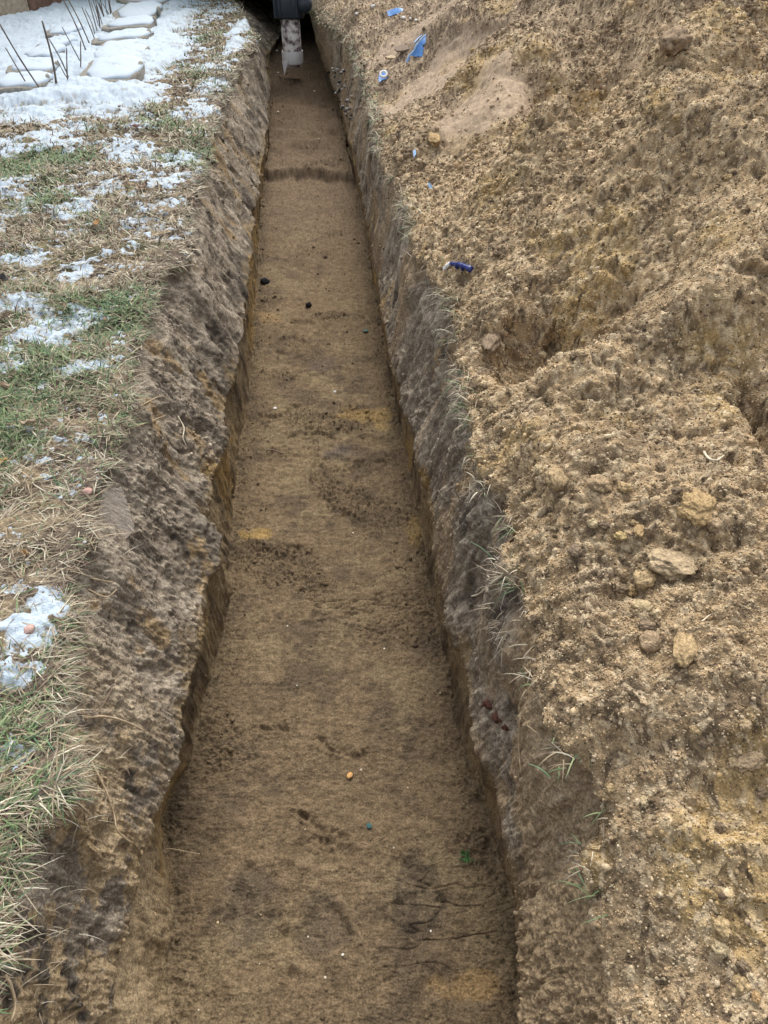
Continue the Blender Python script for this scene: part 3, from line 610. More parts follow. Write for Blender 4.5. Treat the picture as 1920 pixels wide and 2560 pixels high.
for i, (px, py, wp, hp, hr, cc, fl_, lab) in enumerate(CL):
    h, nn = hit(px, py, 4); d = float(proj(np.array([h[:]]))[2][0]); mpp = d/FPX
    rx = wp*mpp*.5; foreshort = max(.35, (HC-h.z)/math.sqrt((HC-h.z)**2+h.y**2+h.x**2)); ry = hp*mpp*.5/foreshort*.85; rz_ = min(rx, ry)*hr
    o = lumpmesh('soil_clod', h+Vector((0, 0, rz_*.15)), (rx, ry, rz_), 3.1*i+1, M_HEAP, tuple(.55*q+.45*p_ for q, p_ in zip(cc, (.36,.265,.165))), rz=-.45 if 'sausage' in lab else random.uniform(-.3, .3), sub=5 if wp > 60 else 4, rough=.16 if 'sausage' in lab else .32, fine=.07, flat=fl_, tilt=(random.uniform(-.2, .2), random.uniform(-.2, .2)))
    tag(o, lab, 'soil clod')
k = 0
while k < 45:                            # the many small ones
    px, py = random.uniform(900, 1650), random.uniform(60, 2150)
    if px < 940+.22*py: continue
    h, nn = hit(px, py, 4); d = float(proj(np.array([h[:]]))[2][0]); r = random.uniform(.005, .009)*(.8+.25*d)
    o = lumpmesh('soil_clod', h+Vector((0, 0, r*.1)), (r*random.uniform(.9, 1.4), r, r*.75), 200+k, M_HEAP, random.choice([(.36,.27,.165), (.42,.31,.17), (.2,.15,.1), (.45,.36,.22)]), rz=random.uniform(0, 6), sub=4, rough=.4, fine=.08)
    tag(o, 'one of the many small crumbly clods scattered over the heap', 'soil clod', 'small clods scattered over the heap'); k += 1

# ---------------------------------------------------------------- pipe at the far end of the trench
M_PVC = mat('white_plastic', (.80,.80,.80), rough=.45, spec=.4, bscale=16, speck=.12)
def dirty_pvc():
    m = mat('soiled_white_plastic', (.66,.63,.59), rough=.5, spec=.35, speck=0); n = m.node_tree.nodes; L = m.node_tree.links; b = n['Principled BSDF']
    tc = n.new('ShaderNodeTexCoord'); nz = n.new('ShaderNodeTexNoise'); nz.inputs['Scale'].default_value = 17; nz.inputs['Detail'].default_value = 6; nz.inputs['Roughness'].default_value = .68
    cr = n.new('ShaderNodeValToRGB'); e = cr.color_ramp.elements; e[0].position = .40; e[0].color = (.05,.038,.03,1); e[1].position = .58; e[1].color = (.72,.70,.66,1)
    q = e.new(.47); q.color = (.30,.24,.26,1); q = e.new(.52); q.color = (.55,.50,.46,1)
    L.new(tc.outputs['Object'], nz.inputs['Vector']); L.new(nz.outputs['Fac'], cr.inputs[0]); L.new(cr.outputs[0], b.inputs['Base Color']); return m
M_DPVC = dirty_pvc()
M_BLK = mat('black_plastic', (.012,.022,.035), rough=.38, spec=.5, bscale=40, speck=.3)
def lathe(name, prof, m, parent, nseg=40, wave=None):
    k = len(prof); an = np.linspace(0, 2*np.pi, nseg, endpoint=False); V = []
    for (r, z) in prof:
        zz = z+(wave(an) if wave is not None and z < prof[0][1] else 0)
        V.append(np.stack([r*np.cos(an), r*np.sin(an), zz+0*an], 1))
    V = np.concatenate(V); i = np.arange(k*nseg).reshape(k, nseg); j = np.roll(i, -1, 1)
    return link_mesh(name, V, np.stack([i[:-1], j[:-1], j[1:], i[1:]], -1).reshape(-1, 4).astype(np.int32), m, parent=parent)
YP = 7.35
pb_ = at_Y(633, 134, YP); pt_ = at_Y(629, 38, YP); mpp = float(proj(np.array([pb_[:]]))[2][0])/FPX; rp = 20*mpp
pipe = empty('drain_pipe', pb_, 'soiled white plastic drain pipe under a black fitting at the far end of the trench', 'drain pipe')
Lp = (pt_-pb_).length
lathe('pipe', [(rp, -.03), (rp, Lp+.12), (rp*.93, Lp+.12), (rp*.93, -.03), (rp, -.03)], M_DPVC, pipe)
cl = lathe('collar', [(rp*1.12, .085), (rp*1.14, .075), (rp*1.14, .0), (rp*1.10, -.012), (rp*1.02, -.012), (rp*1.02, .085), (rp*1.12, .085)], M_PVC, pipe)
cl['label'] = 'clean white collar round the foot of the soiled pipe'
sh = bmesh.new()                         # a broken splinter of the collar stuck in the soil
vs = [sh.verts.new(v) for v in ((-.085,-.075,.02), (-.03,-.098,.02), (-.072,-.09,-.085), (-.085,-.070,.02), (-.03,-.092,.02), (-.072,-.084,-.085))]
for f in ((0,2,1), (3,4,5), (0,1,4,3), (1,2,5,4), (2,0,3,5)): sh.faces.new([vs[q] for q in f])
me = bpy.data.meshes.new('splinter'); sh.to_mesh(me); sh.free(); me.materials.append(M_PVC)
o = bpy.data.objects.new('splinter', me); COL.objects.link(o); o.parent = pipe
# black fitting: rounded box open below, ribs, a round lug on its right
bmf = bmesh.new(); hw = 30*mpp
def ring(w_, d_, z, n=32):
    out = []
    for q in range(n):
        t = 2*math.pi*q/n; c, s_ = math.cos(t), math.sin(t)
        out.append(bmf.verts.new((w_*math.copysign(abs(c)**.45, c), d_*math.copysign(abs(s_)**.45, s_), z)))
    return out
rs = [ring(hw*.9, hw*.8, Lp+.012), ring(hw*.97, hw*.86, Lp-.0), ring(hw*1.0, hw*.88, Lp+.01), ring(hw*1.0, hw*.88, Lp+.16), ring(hw*.93, hw*.82, Lp+.19), ring(hw*.86, hw*.76, Lp+.45), ring(hw*.8, hw*.7, Lp+.45), ring(hw*.8, hw*.7, Lp+.1)]
for a_, b_ in zip(rs[:-1], rs[1:]):
    for q in range(32): bmf.faces.new((a_[q], a_[(q+1) % 32], b_[(q+1) % 32], b_[q]))
for p_ in bmf.faces: p_.smooth = True
me = bpy.data.meshes.new('black_fitting'); bmf.to_mesh(me); bmf.free(); me.materials.append(M_BLK)
fit = bpy.data.objects.new('black_fitting', me); COL.objects.link(fit); fit.parent = pipe
for q in (-.95, -.55, .2, .6): box('rib', (hw*q-.005, -hw*.9-.008, Lp+.012), (hw*q+.005, -hw*.8, Lp+.15), M_BLK, parent=fit, bev=.002)
lug = lathe('lug', [(.002, .075), (.05, .075), (.058, .06), (.058, .0), (.002, .0)], M_BLK, fit, 28); lug.rotation_euler = (math.pi/2, 0, 0); lug.location = (hw*1.16, -hw*.45, Lp+.10)
lbb = box('label', (hw*.30, -hw*.9-.003, Lp+.165), (hw*.85, -hw*.9+.02, Lp+.22), M_PVC, parent=fit, bev=.001)

# ---------------------------------------------------------------- blue scraps and the blue tube
M_BLUE = mat('blue_plastic', (.10,.27,.62), rough=.4, spec=.45, bscale=60, speck=.25)
M_LBLUE = mat('pale_blue_plastic', (.33,.52,.78), rough=.45, spec=.4, bscale=60, speck=.15)
M_NAVY = mat('navy_plastic', (.015,.03,.16), rough=.25, spec=.5, speck=.1, coat=.2)
M_WHITE = mat('white_enamel', (.78,.78,.76), rough=.5, speck=.06)
def shard(name, pxs, base_px, lift, m, lab=None, parent=None, curl=.02, thick=.0025, cat='plastic scrap'):
    """flat torn piece: outline given as it is seen, laid on a tilted plane through the heap at base_px"""
    h, nn = hit(*base_px, 4); h = h+Vector((0, 0, .006))
    pl = Vector((0, -math.sin(lift), math.cos(lift)))
    V = []
    for (px, py) in pxs:
        dx, dy, dz = ray(px, py); dr_ = Vector((float(dx), float(dy), float(dz))); t = (h-Vector((0, 0, HC))).dot(pl)/dr_.dot(pl); V.append(Vector((0, 0, HC))+dr_*t)
    c0 = sum(V, Vector())/len(V); bm = bmesh.new()
    f = bm.faces.new([bm.verts.new(v-h) for v in V]); bmesh.ops.triangulate(bm, faces=[f])
    bmesh.ops.subdivide_edges(bm, edges=bm.edges[:], cuts=2, use_grid_fill=True)
    for v in bm.verts: v.co += pl*(curl*(math.sin(v.co.x*40)+.6*math.sin(v.co.y*31+v.co.x*22)))*.5
    r = bmesh.ops.extrude_face_region(bm, geom=bm.faces[:])
    for v in [q for q in r['geom'] if isinstance(q, bmesh.types.BMVert)]: v.co += pl*thick
    bmesh.ops.recalc_face_normals(bm, faces=bm.faces[:])
    me = bpy.data.meshes.new(name); bm.to_mesh(me); bm.free(); me.materials.append(m)
    o = bpy.data.objects.new(name, me); COL.objects.link(o); o.location = h
    if parent: o.parent = parent; o.location = h-parent.location
    if lab: tag(o, lab, cat)
    return o, h
D = lambda L_: [(795+x*.10416, y*.10416) for x, y in L_]
shard('plastic_scrap', D([(390,210),(480,185),(580,192),(730,235),(715,300),(700,375),(650,335),(600,300),(520,285),(480,300),(420,285)]), (853,32), .5, M_BLUE, 'wide torn blue plastic scrap lying farthest up the heap edge')
o, h = shard('plastic_scrap', D([(1200,728),(1265,790),(1305,860),(1270,900),(1220,905),(1180,965),(1120,990),(1150,1050),(1190,1115),(1130,1105),(1170,1180),(1310,1100),(1330,1115),(1140,1215),(1020,1165),(960,1190),(940,1240),(880,1235),(840,1290),(920,1340),(930,1390),(860,1400),(810,1370),(800,1290),(850,1160),(960,1040),(990,960),(1100,820)]), (900,122), .75, M_BLUE, 'long jagged blue plastic scrap with hooked end and white edge standing on trodden sand')
tube('white_edge', [at_Y(795+x*.10416, y*.10416, h.y-.02+.0003*(1400-y)*.3)-h for x, y in ((1200,728),(1100,820),(990,960),(960,1040),(850,1160),(800,1290),(815,1370))], .005, .004, M_LBLUE, parent=o)
o, h = shard('plastic_scrap', D([(1000,830),(1170,770),(1150,790),(985,860),(940,860)]), (898,92), .3, M_LBLUE, parent=None, lab='thin pale blue sliver poking out left of the long jagged scrap')
o, h = shard('plastic_scrap', D([(230,1500),(270,1470),(320,1490),(420,1510),(465,1560),(430,1600),(380,1640),(300,1625),(240,1650),(215,1590)]), (830,166), .4, M_BLUE, 'small square blue plastic scrap with a white ring beside the trench edge')
def torus(name, R_, r_, m, parent, loc, rot):
    a1 = np.linspace(0, 2*np.pi, 28, endpoint=False); a2 = np.linspace(0, 2*np.pi, 10, endpoint=False); A_, B_ = np.meshgrid(a1, a2, indexing='ij')
    V = np.stack([(R_+r_*np.cos(B_))*np.cos(A_), (R_+r_*np.cos(B_))*np.sin(A_), r_*np.sin(B_)], -1).reshape(-1, 3); i = np.arange(280).reshape(28, 10)
    f = np.stack([i, np.roll(i, -1, 0), np.roll(np.roll(i, -1, 0), -1, 1), np.roll(i, -1, 1)], -1).reshape(-1, 4).astype(np.int32)
    q = link_mesh(name, V, f, m, parent=parent); q.location = loc; q.rotation_euler = rot; return q
c_ = at_Y(828.5, 164.5, h.y-.015)-h; torus('ring', .017, .006, M_WHITE, o, c_+Vector((0, -.012, .012)), (.7, 0, 0))
shard('plastic_scrap', [(892,326),(897,325),(899,334),(894,338)], (896,334), .4, M_LBLUE, 'tiny pale blue chip in the dead grass along the trench edge')
shard('plastic_scrap', [(924,393),(929,396),(934,404),(934,411),(930,410),(926,402)], (930,406), .8, M_LBLUE, 'small blue flake standing on edge where the dead grass meets the sand')
h0, _ = hit(957, 586, 4); h1, _ = hit(970, 576, 4); h2, _ = hit(995, 583, 4); h3, _ = hit(1018, 592, 4)
up = Vector((0, 0, .009))
tb = empty('plastic_tube', h2+up, 'bent dark blue plastic tube with a flat white end lying at the trench rim', 'tube')
tube('barrel', [h1+up-(h2+up), Vector((0, 0, .003)), h3+up-(h2+up)], .0055, .0085, M_NAVY, parent=tb, nseg=12)
tube('tip', [h0+up*.8-(h2+up), (h0+h1)*.5+up*1.2-(h2+up), h1+up-(h2+up)], .005, .0062, M_WHITE, parent=tb, nseg=10)
for q in (.35, .62):
    pp = h1.lerp(h3, q)+up*1.1-(h2+up); dr_ = (h3-h1).normalized()
    tube('ring', [pp-dr_*.0015, pp+dr_*.0015], .0092, .0092, M_NAVY, parent=tb, nseg=12, sub=1)

# ---------------------------------------------------------------- roots
M_ROOT = mat('root', (.44,.34,.22), rough=.8, bscale=120, speck=.3)
M_ROOTD = mat('dark_root', (.20,.15,.11), rough=.85, bscale=120, speck=.3)
M_ROOTP = mat('pale_root', (.60,.53,.40), rough=.7, bscale=120, speck=.25)
ROOTS = [
 (1,[(186,1551),(225,1547),(270,1558),(315,1577)],.0022,.0012,M_ROOT,'stout tan root sticking out of the left wall below the green grass clump'),
 (1,[(168,1540),(212,1532),(247,1481)],.0013,.0007,M_ROOTD,'thin brown root curving upward just above the stout tan root'),
 (1,[(200,1645),(232,1708),(249,1761),(256,1795),(289,1822)],.0017,.001,M_ROOT,'long dangling pale root hooked at its tip on the near left wall'),
 (1,[(10,2106),(26,2128),(34,2170),(24,2205)],.0022,.0014,M_ROOT,'bent brown root in the bottom left corner'),
 (1,[(193,1273),(230,1289),(255,1273)],.0018,.0011,M_ROOT,'v shaped tan root on the left wall beside the snow patch'),
 (1,[(199,1248),(244,1255)],.0016,.001,M_ROOT,'short straight tan root just above the v shaped root'),
 (1,[(268,930),(313,916),(361,896)],.0017,.0009,M_ROOT,'long straight tan root lower of two reaching right from the grass edge'),
 (1,[(290,887),(339,857),(361,857)],.0015,.0008,M_ROOT,'thin kinked root upper of two reaching right from the grass edge'),
 (1,[(386,900),(400,925),(396,945),(405,962)],.0018,.0012,M_ROOTP,'short tangled pale root bulging from the middle of the left wall'),
 (1,[(456,383),(480,392),(503,401)],.0026,.0016,M_ROOTP,'pale straw like root on the far left wall under the snowy edge'),
 (1,[(557,5),(571,18),(590,36)],.009,.006,M_ROOTD,'upper dark root crossing the trench corner left of the pipe'),
 (1,[(550,41),(571,45),(592,54)],.008,.005,M_ROOTD,'lower dark root crossing the trench corner left of the pipe'),
 (3,[(1094,1238),(1063,1257),(1033,1283),(1016,1288)],.0024,.0016,M_ROOTP,'stout pale root hanging down left from the right trench edge'),
 (3,[(1087,1239),(1051,1233),(1026,1219)],.0014,.0008,M_ROOTP,'thin pale root growing up left from the same spot as the stout pale root'),
 (3,[(1159,1435),(1136,1456),(1117,1451)],.0015,.001,M_ROOTP,'looped pale root at the right edge above the red brick chips'),
 (3,[(1136,1392),(1115,1394),(1096,1400)],.0014,.0009,M_ROOTP,'short straight pale root above the looped pale root on the right edge'),
 (3,[(1122,1552),(1118,1609),(1122,1669)],.0011,.0008,M_ROOT,'hair thin root hanging straight down beside the red brick chips'),
 (3,[(1110,1551),(1140,1570),(1166,1590)],.0012,.0008,M_ROOT,'thin root crossing the hanging one at the red brick chips'),
 (3,[(807,749),(840,740),(858,733)],.0016,.001,M_ROOTD,'thin reddish root reaching left over the trench floor corner'),
 (4,[(1521,976),(1528,988),(1547,993),(1562,984)],.0022,.0015,M_ROOTP,'curled white root lying on the heap near the right picture edge'),
 (2,[(342,1838),(362,1831),(405,1839),(431,1842)],.0010,.0008,M_ROOT,'hair thin root lying on the floor in the left corner'),
 (4,[(1516,1340),(1530,1328),(1545,1322)],.0012,.0008,M_ROOTP,'thin pale root tied to the oval clod on the heap'),
]
for sec, pts, r0, r1, m, lab in ROOTS:
    q = []
    for i, (px, py) in enumerate(pts):
        h, nn = hit(px, py, sec); toward = (Vector((0, 0, HC))-h).normalized(); q.append(h+toward*(r0*1.0 if i == 0 else .007+.004*i))
    b0 = q[0]; o = tube('root', [v-b0 for v in q], r0, r1, m); o.location = b0; tag(o, lab, 'root')

# ---------------------------------------------------------------- grass tufts along the right edge
TUFT = [(820,322,26,.25,1.6,'pale dry grass tuft at the start of the grassy strip on the right edge'),
 (848,385,24,.55,1.5,'green tinged grass tuft hanging below the first pale tuft of the strip'),
 (884,452,22,.3,1.4,'dry grass tuft at the near end of the grassy strip on the right edge'),
 (888,655,24,.25,1.3,'bushy pale grass tuft jutting toward the trench below the blue tube'),
 (903,702,20,.45,1.1,'smaller pale tuft directly below the bushy one on the right wall'),
 (990,645,14,.6,1.1,'upper green tuft on the heap rim right of the bushy pale tuft'),
 (994,698,16,.6,1.2,'lower green tuft on the heap rim beside the dark jagged lump'),
 (980,800,20,.6,1.2,'green grass tuft below the dark jagged lump on the right edge'),
 (1002,842,20,.5,1.2,'mixed green and dry tuft in the middle of the right edge'),
 (1014,900,18,.4,1.2,'straggly dry tuft where the right wall turns grey'),
 (1020,985,16,.7,1.1,'small green tuft above the long bladed tuft on the right edge'),
 (1040,1058,24,.45,1.5,'long bladed pale tuft sweeping left over the right wall'),
 (1060,1135,18,.3,1.1,'wiry white tuft in the shaded notch of the right edge'),
 (1010,1190,14,.3,1.0,'faint dry tuft low on the right wall under the wiry white tuft'),
 (1108,1248,12,.85,1.1,'tuft with bright green blades beside the stout pale root'),
 (1152,1440,16,.2,1.0,'dry tuft above the red brick chips'),
 (1200,1635,22,.45,1.0,'dry tuft with one long green blade right of the red brick chips'),
 (1285,1740,12,.5,.8,'small tuft pressed under the slumped sand on the near right edge'),
 (1252,1850,14,.6,1.0,'white rooted tuft with a bent green blade on the near right edge'),
 (1288,1935,8,.85,1.1,'nearest tuft of few green blades on the right edge')]
for px, py, n, g, ls, lab in TUFT:
    h, nn = hit(px, py, 4); h3_, n3 = hit(px, py, 3)
    if (proj(np.array([h3_[:]]))[2][0] < proj(np.array([h[:]]))[2][0]-.05): h = h3_
    n = int(n*random.uniform(.5, 1.1)); ls *= random.uniform(.55, .95)
    dd_ = float(proj(np.array([h[:]]))[2][0]); n = int(n*1.5)
    base = np.array(h[:])[None]*0+RNG.normal(0, 1, (n, 3))*np.array([.010, .014, .004])*min(1+dd_*.15, 1.8)
    Lh = RNG.uniform(.025, .06, n)*ls; wd = RNG.uniform(.0012, .0022, n)*np.clip(dd_*.6, 1, 2.2)
    V_, F_, C_ = blades(base, Lh, wd, RNG.normal(math.pi*1.05, 1.0, n), RNG.uniform(-.2, 1.0, n), RNG.uniform(.4, 2.4, n), np.clip(grasscol(n, np.full(n, g*.7))*RNG.uniform(.6, 1.1, (n, 1)), 0, .7), None, nseg=5)
    o = link_mesh('grass_tuft', V_, F_, M_BLADE, col=C_); o.location = h; tag(o, lab, 'grass tuft', 'grass tufts along the right trench edge')
h, nn = hit(1000, 1848, 2); n = 34
V_, F_, C_ = blades(RNG.normal(0, .006, (n, 3))*np.array([1, 1, .2]), RNG.uniform(.006, .015, n), RNG.uniform(.0015, .003, n), RNG.uniform(0, 6.28, n), RNG.uniform(.2, 1.3, n), RNG.uniform(.2, 1.5, n), np.array([(.04,.11,.03)])*RNG.uniform(.6, 1.6, (n, 1)))
o = link_mesh('green_sprig', V_, F_, M_BLADE, col=C_); o.location = h; tag(o, 'tiny bright green sprig lying alone on the trench floor near the right side', 'plant')

# ---------------------------------------------------------------- small finds on the floor, edges and lawn
def pebble(px, py, wp, sec, colr, lab, name='pebble', cat='pebble', hr=.6, group=None, rough=.2, m=None, emb=.25):
    h, nn = hit(px, py, sec); d = float(proj(np.array([h[:]]))[2][0]); r = wp*.5*d/FPX
    o = lumpmesh(name, h+nn*r*emb, (r, r*random.uniform(.8, 1.2), r*hr), px*.37+py*.11, m or M_CRUMB, colr, rz=random.uniform(0, 3), sub=3, rough=rough, fine=.03, colv=.12); tag(o, lab, cat, group); return o
pebble(570, 609, 20, 2, (.02,.02,.022), 'black stone at the left foot of the trench floor', hr=.8)
pebble(664, 661, 15, 2, (.025,.023,.022), 'black stone in the middle of the trench floor', hr=.9)
pebble(756, 1674, 15, 2, (.60,.34,.14), 'small orange chip in the middle of the trench floor', hr=.4)
pebble(722, 845, 7, 2, (.75,.73,.7), 'small white chip in the middle of the trench floor')
pebble(596, 880, 8, 2, (.7,.68,.64), 'white flake near the left foot of the trench floor', hr=.4)
pebble(797, 1782, 11, 2, (.06,.13,.13), 'dull teal chip on the near trench floor', hr=.3)
pebble(790, 715, 12, 2, (.09,.15,.13), 'dull green grey chip on the far half of the trench floor', hr=.2)
for px, py in ((565,1975),(665,2022),(640,1480),(850,1830),(700,2110),(470,1990),(880,1700),(620,1350),(930,2010),(780,1660),(740,2060),(560,2080),(660,1790),(830,1400),(760,1150),(600,155),(680,195),(600,240),(690,300),(430,2180),(950,1500)):
    pebble(px, py, random.uniform(3, 6), 2, random.choice([(.62,.55,.44), (.55,.42,.26), (.7,.67,.6)]), 'pale grit grain scattered on the dark trench floor', group='pale grit grains on the trench floor')
h, nn = hit(575, 972, 2); h2_, _ = hit(612, 981, 2)
o = tube('twig', [Vector(), (h2_-h)*.4+Vector((0, 0, .006)), (h2_-h)], .003, .002, M_ROOTD); o.location = h+Vector((0, 0, .004)); tag(o, 'short dark twig lying near the left foot of the trench floor', 'twig')
M_BRICK = mat('brick_red', (.085,.038,.028), rough=.9, bscale=120, speck=.35)
for px, py, wp, lab in ((1056,1520,26,'dark red brick chip stuck in the near right wall'), (1072,1548,24,'orange red brick chip just below the dark red one'), (1090,1572,16,'smallest brick chip, lowest of three in the right wall')):
    o = pebble(px, py, wp, 3, (.2,.05,.03), lab, 'brick_chip', 'brick chip', hr=.5, rough=.6, m=M_BRICK, emb=.0)
pebble(532, 672*0+1060-0+0, 1, 2, (.1,.1,.1), 'x') if False else None
for px, py, wp, cc, lab in ((195,592,9,(.8,.8,.78),'small round white pebble in the grass left of the bare sandy edge'), (190,1062,22,(.40,.26,.22),'pinkish stone at the grass edge above the flaking soil slab'), (66,1362,26,(.45,.30,.26),'pink stone half covered by the nearest snow patches'), (184,1170,8,(.8,.8,.8),'small white pebble under the grass edge near the flaking slab'), (447,262,9,(.72,.7,.66),'pale oval pebble near the far left rim'), (600,190*0+108,6,(.7,.7,.7),'white fleck on the floor left of the pipe')):
    pebble(px, py, wp, 0 if px < 500 else 2, cc, lab)
for i, (px, py, w_) in enumerate(((1012/1.157-10,16,9),(867,15,8),(894,40,9),(918,42,8),(829,32,8),(905,41,6))):
    pebble(px-20 if i in (2, 3, 5) else px-60, py, w_, 4, (.74,.74,.74), 'white plaster crumb scattered by the far right trench edge', 'plaster_crumb', 'plaster crumb', group='white plaster crumbs by the far right edge')
o, h = shard('wood_chip', D([(560,985),(740,955),(870,1010),(860,1060),(740,1070),(600,1065),(550,1020)]), (870,108), .2, M_ROOTD, 'rough brown bark chip lying left of the long jagged blue scrap', cat='wood chip', thick=.008, curl=.006)
o, h = shard('wood_chip', D([(350,1200),(480,1185),(585,1215),(560,1245),(420,1230)]), (843,126), .2, M_ROOT, 'flat pale wood chip lying between the bark chip and the ringed blue scrap', cat='wood chip', thick=.01, curl=.005)
# gravel pocket in the right wall near the far end
for i in range(46):
    px = random.gauss(738, 9)+0; py = random.uniform(150, 262); px += (py-200)*.22
    pebble(px, py, random.uniform(4, 8), 3, random.choice([(.05,.05,.055), (.10,.10,.11), (.03,.03,.03), (.38,.38,.38), (.16,.15,.15)]), 'dark or pale gravel stone packed in the pocket of the far right wall', 'gravel_stone', 'gravel stone', group='gravel stones in the pocket of the far right wall', emb=.5)
# slab of topsoil flaking from the left wall
q = [(222,1060),(262,1050),(280,1100),(290,1140),(278,1160),(262,1172),(255,1162),(245,1174),(238,1160),(222,1148),(212,1100)]
q2 = []
for k_ in range(len(q)):
    (ax, ay), (bx_, by_) = q[k_], q[(k_+1) % len(q)]
    for f_ in (0, .2, .4, .6, .8): q2.append((ax+(bx_-ax)*f_+random.uniform(-2.5, 2.5), ay+(by_-ay)*f_+random.uniform(-2.5, 2.5)))
q = q2
h, nn = hit(250, 1110, 1); pl = (nn+Vector((.3, -.2, .5))).normalized(); hh = h+pl*.02; Vs = []
for px, py in q:
    dx, dy, dz = ray(px, py); dr_ = Vector((float(dx), float(dy), float(dz))); t = (hh-Vector((0, 0, HC))).dot(pl)/dr_.dot(pl); Vs.append(Vector((0, 0, HC))+dr_*t-hh)
bm = bmesh.new(); f = bm.faces.new([bm.verts.new(v) for v in Vs]); bmesh.ops.triangulate(bm, faces=[f]); bmesh.ops.subdivide_edges(bm, edges=bm.edges[:], cuts=3, use_grid_fill=True)
r = bmesh.ops.extrude_face_region(bm, geom=bm.faces[:])
for v in [z_ for z_ in r['geom'] if isinstance(z_, bmesh.types.BMVert)]: v.co -= pl*.014
bmesh.ops.recalc_face_normals(bm, faces=bm.faces[:]); Vn = np.array([v.co[:] for v in bm.verts]); dn = fbm(Vn[:, 0], Vn[:, 1], Vn[:, 2], 60, 3, .6, 3.3)*.0022
for v, d_ in zip(bm.verts, dn): v.co += pl*float(d_)
M_SLAB = mat('grey_topsoil', (.30,.258,.212), rough=1, bscale=200, bump=.003, spec=.05, speck=.25)
me = bpy.data.meshes.new('soil_slab'); bm.to_mesh(me); bm.free(); me.materials.append(M_SLAB); o = bpy.data.objects.new('soil_slab', me); COL.objects.link(o); o.location = hh
tag(o, 'flat grey slab of topsoil flaking off the left wall beside the grass', 'soil slab')

# ---------------------------------------------------------------- leaves
def leaf(px, py, wp, colr, lab, sec=0, ratio=.55, rz=None, lobed=False, group=None, lift=.012, tilt=None):
    h, nn = hit(px, py, sec); d = float(proj(np.array([h[:]]))[2][0]); L = wp*d/FPX
    nu, nv = 15, 7; V = []; rr_ = random.Random(px*7+py)
    bend, roll_ = rr_.uniform(.5, 1.4), rr_.uniform(.6, 1.6)
    for i in range(nu):
        u = i/(nu-1); hw_ = math.sin(math.pi*min(u*1.02, 1))**.75*(1+(.38*math.sin(u*21) if lobed else .06*math.sin(u*17)))
        for j in range(nv):
            v = (j/(nv-1)-.5)*2
            V.append(((u-.5)*L, v*hw_*L*ratio*.5*math.cos(roll_*v*.5), L*(.16*bend*(2*u-1)**2+.14*roll_*v*v*hw_)+.003*math.sin(9*u+4*v)))
    idx = np.arange(nu*nv).reshape(nu, nv); f = np.stack([idx[:-1, :-1], idx[:-1, 1:], idx[1:, 1:], idx[1:, :-1]], -1).reshape(-1, 4).astype(np.int32)
    V = np.array(V); V[:, 2] -= V[:, 2].min()
    c = np.broadcast_to(np.array(colr, F), V.shape)*(1+.3*fbm(V[:, 0]*60, V[:, 1]*60, V[:, 2]*0+px, 1, 2, .5, 3))[:, None]
    o = link_mesh('dead_leaf', V, f, M_BLADE, col=np.clip(c, .01, .7)); o.location = h+Vector((0, 0, lift)); o.rotation_euler = tilt or (rr_.uniform(-.3, .3), rr_.uniform(-.3, .3), rr_.uniform(0, 6.28) if rz is None else rz)
    tag(o, lab, 'leaf', group); return o
leaf(155, 108, 24, (.42,.17,.08), 'large russet oak leaf in the snowy bed among the stalks', ratio=.75, rz=-.3, lobed=True)
leaf(187, 131, 18, (.20,.05,.03), 'dark red leaf leaning on the nearest edging stone', ratio=.8, rz=.8, lobed=True)
leaf(128, 43, 20, (.30,.23,.15), 'tan curled leaf near the house wall in the snow bed', ratio=.8)
leaf(115, 72, 18, (.26,.18,.11), 'tan leaf at the edge of the far left edging stone', ratio=.7)
leaf(140, 92, 26, (.30,.21,.15), 'pale brown leaf just left of the large russet leaf', ratio=.5, rz=-.5)
leaf(113, 113, 12, (.22,.13,.08), 'small curled brown leaf between the two rows of edging stones', ratio=.9)
leaf(191, 97, 12, (.22,.14,.10), 'curled brown leaf at the foot of the stalk clump', ratio=.9)
leaf(297, 281, 24, (.36,.25,.22), 'folded pinkish brown leaf on the brown grass in the middle of the lawn', ratio=.5, rz=.2)
leaf(303, 414, 22, (.38,.26,.20), 'pale pinkish leaf on the grass below the folded leaf', ratio=.8)
leaf(214, 491, 22, (.42,.24,.10), 'orange brown leaf on the frosty grass', ratio=.6)
leaf(12, 846, 36, (.40,.30,.22), 'beige leaf at the left picture edge', ratio=.5, rz=.1)
leaf(68, 926, 34, (.46,.35,.26), 'pale curled leaf lying on bare soil near the left picture edge', ratio=.5, rz=.2)
leaf(12, 615, 40, (.07,.065,.065), 'dark grey leaf at the left picture edge', ratio=.5, rz=-.5)
leaf(60, 1205, 22, (.36,.24,.12), 'amber leaf in the near green grass', ratio=.6)
leaf(8, 1008, 24, (.46,.30,.11), 'yellow brown leaf at the left picture edge by the clover', ratio=.6)
for px, py in ((112,20),(120,15),(128,26),(136,19),(145,12),(104,27),(118,33),(140,33),(150,22),(160,8),(170,14),(108,16),(125,8)):
    leaf(px, py, random.uniform(12, 20), random.choice([(.22,.13,.07), (.30,.20,.12), (.14,.08,.05), (.36,.27,.17), (.25,.08,.04)]), 'brown leaf in the leaf pile against the house wall', ratio=.7, lobed=True, group='leaf pile against the house wall', lift=.02)
for px, py in ((170,62),(182,50),(128,84),(165,78),(195,60),(90,102),(100,86),(66,70),(26,69),(75,68),(138,122),(180,112),(68,200),(62,196),(10,194),(54,190),(122,141),(134,154),(96,180),(72,196),(150,150),(160,128),(205,50),(212,62),(58,204)):
    leaf(px, py, random.uniform(6, 12), random.choice([(.18,.12,.08), (.10,.08,.07), (.28,.2,.13)]), 'small dark leaf scrap lying on the snow of the bed', ratio=.6, group='small leaf scraps on the snow bed')
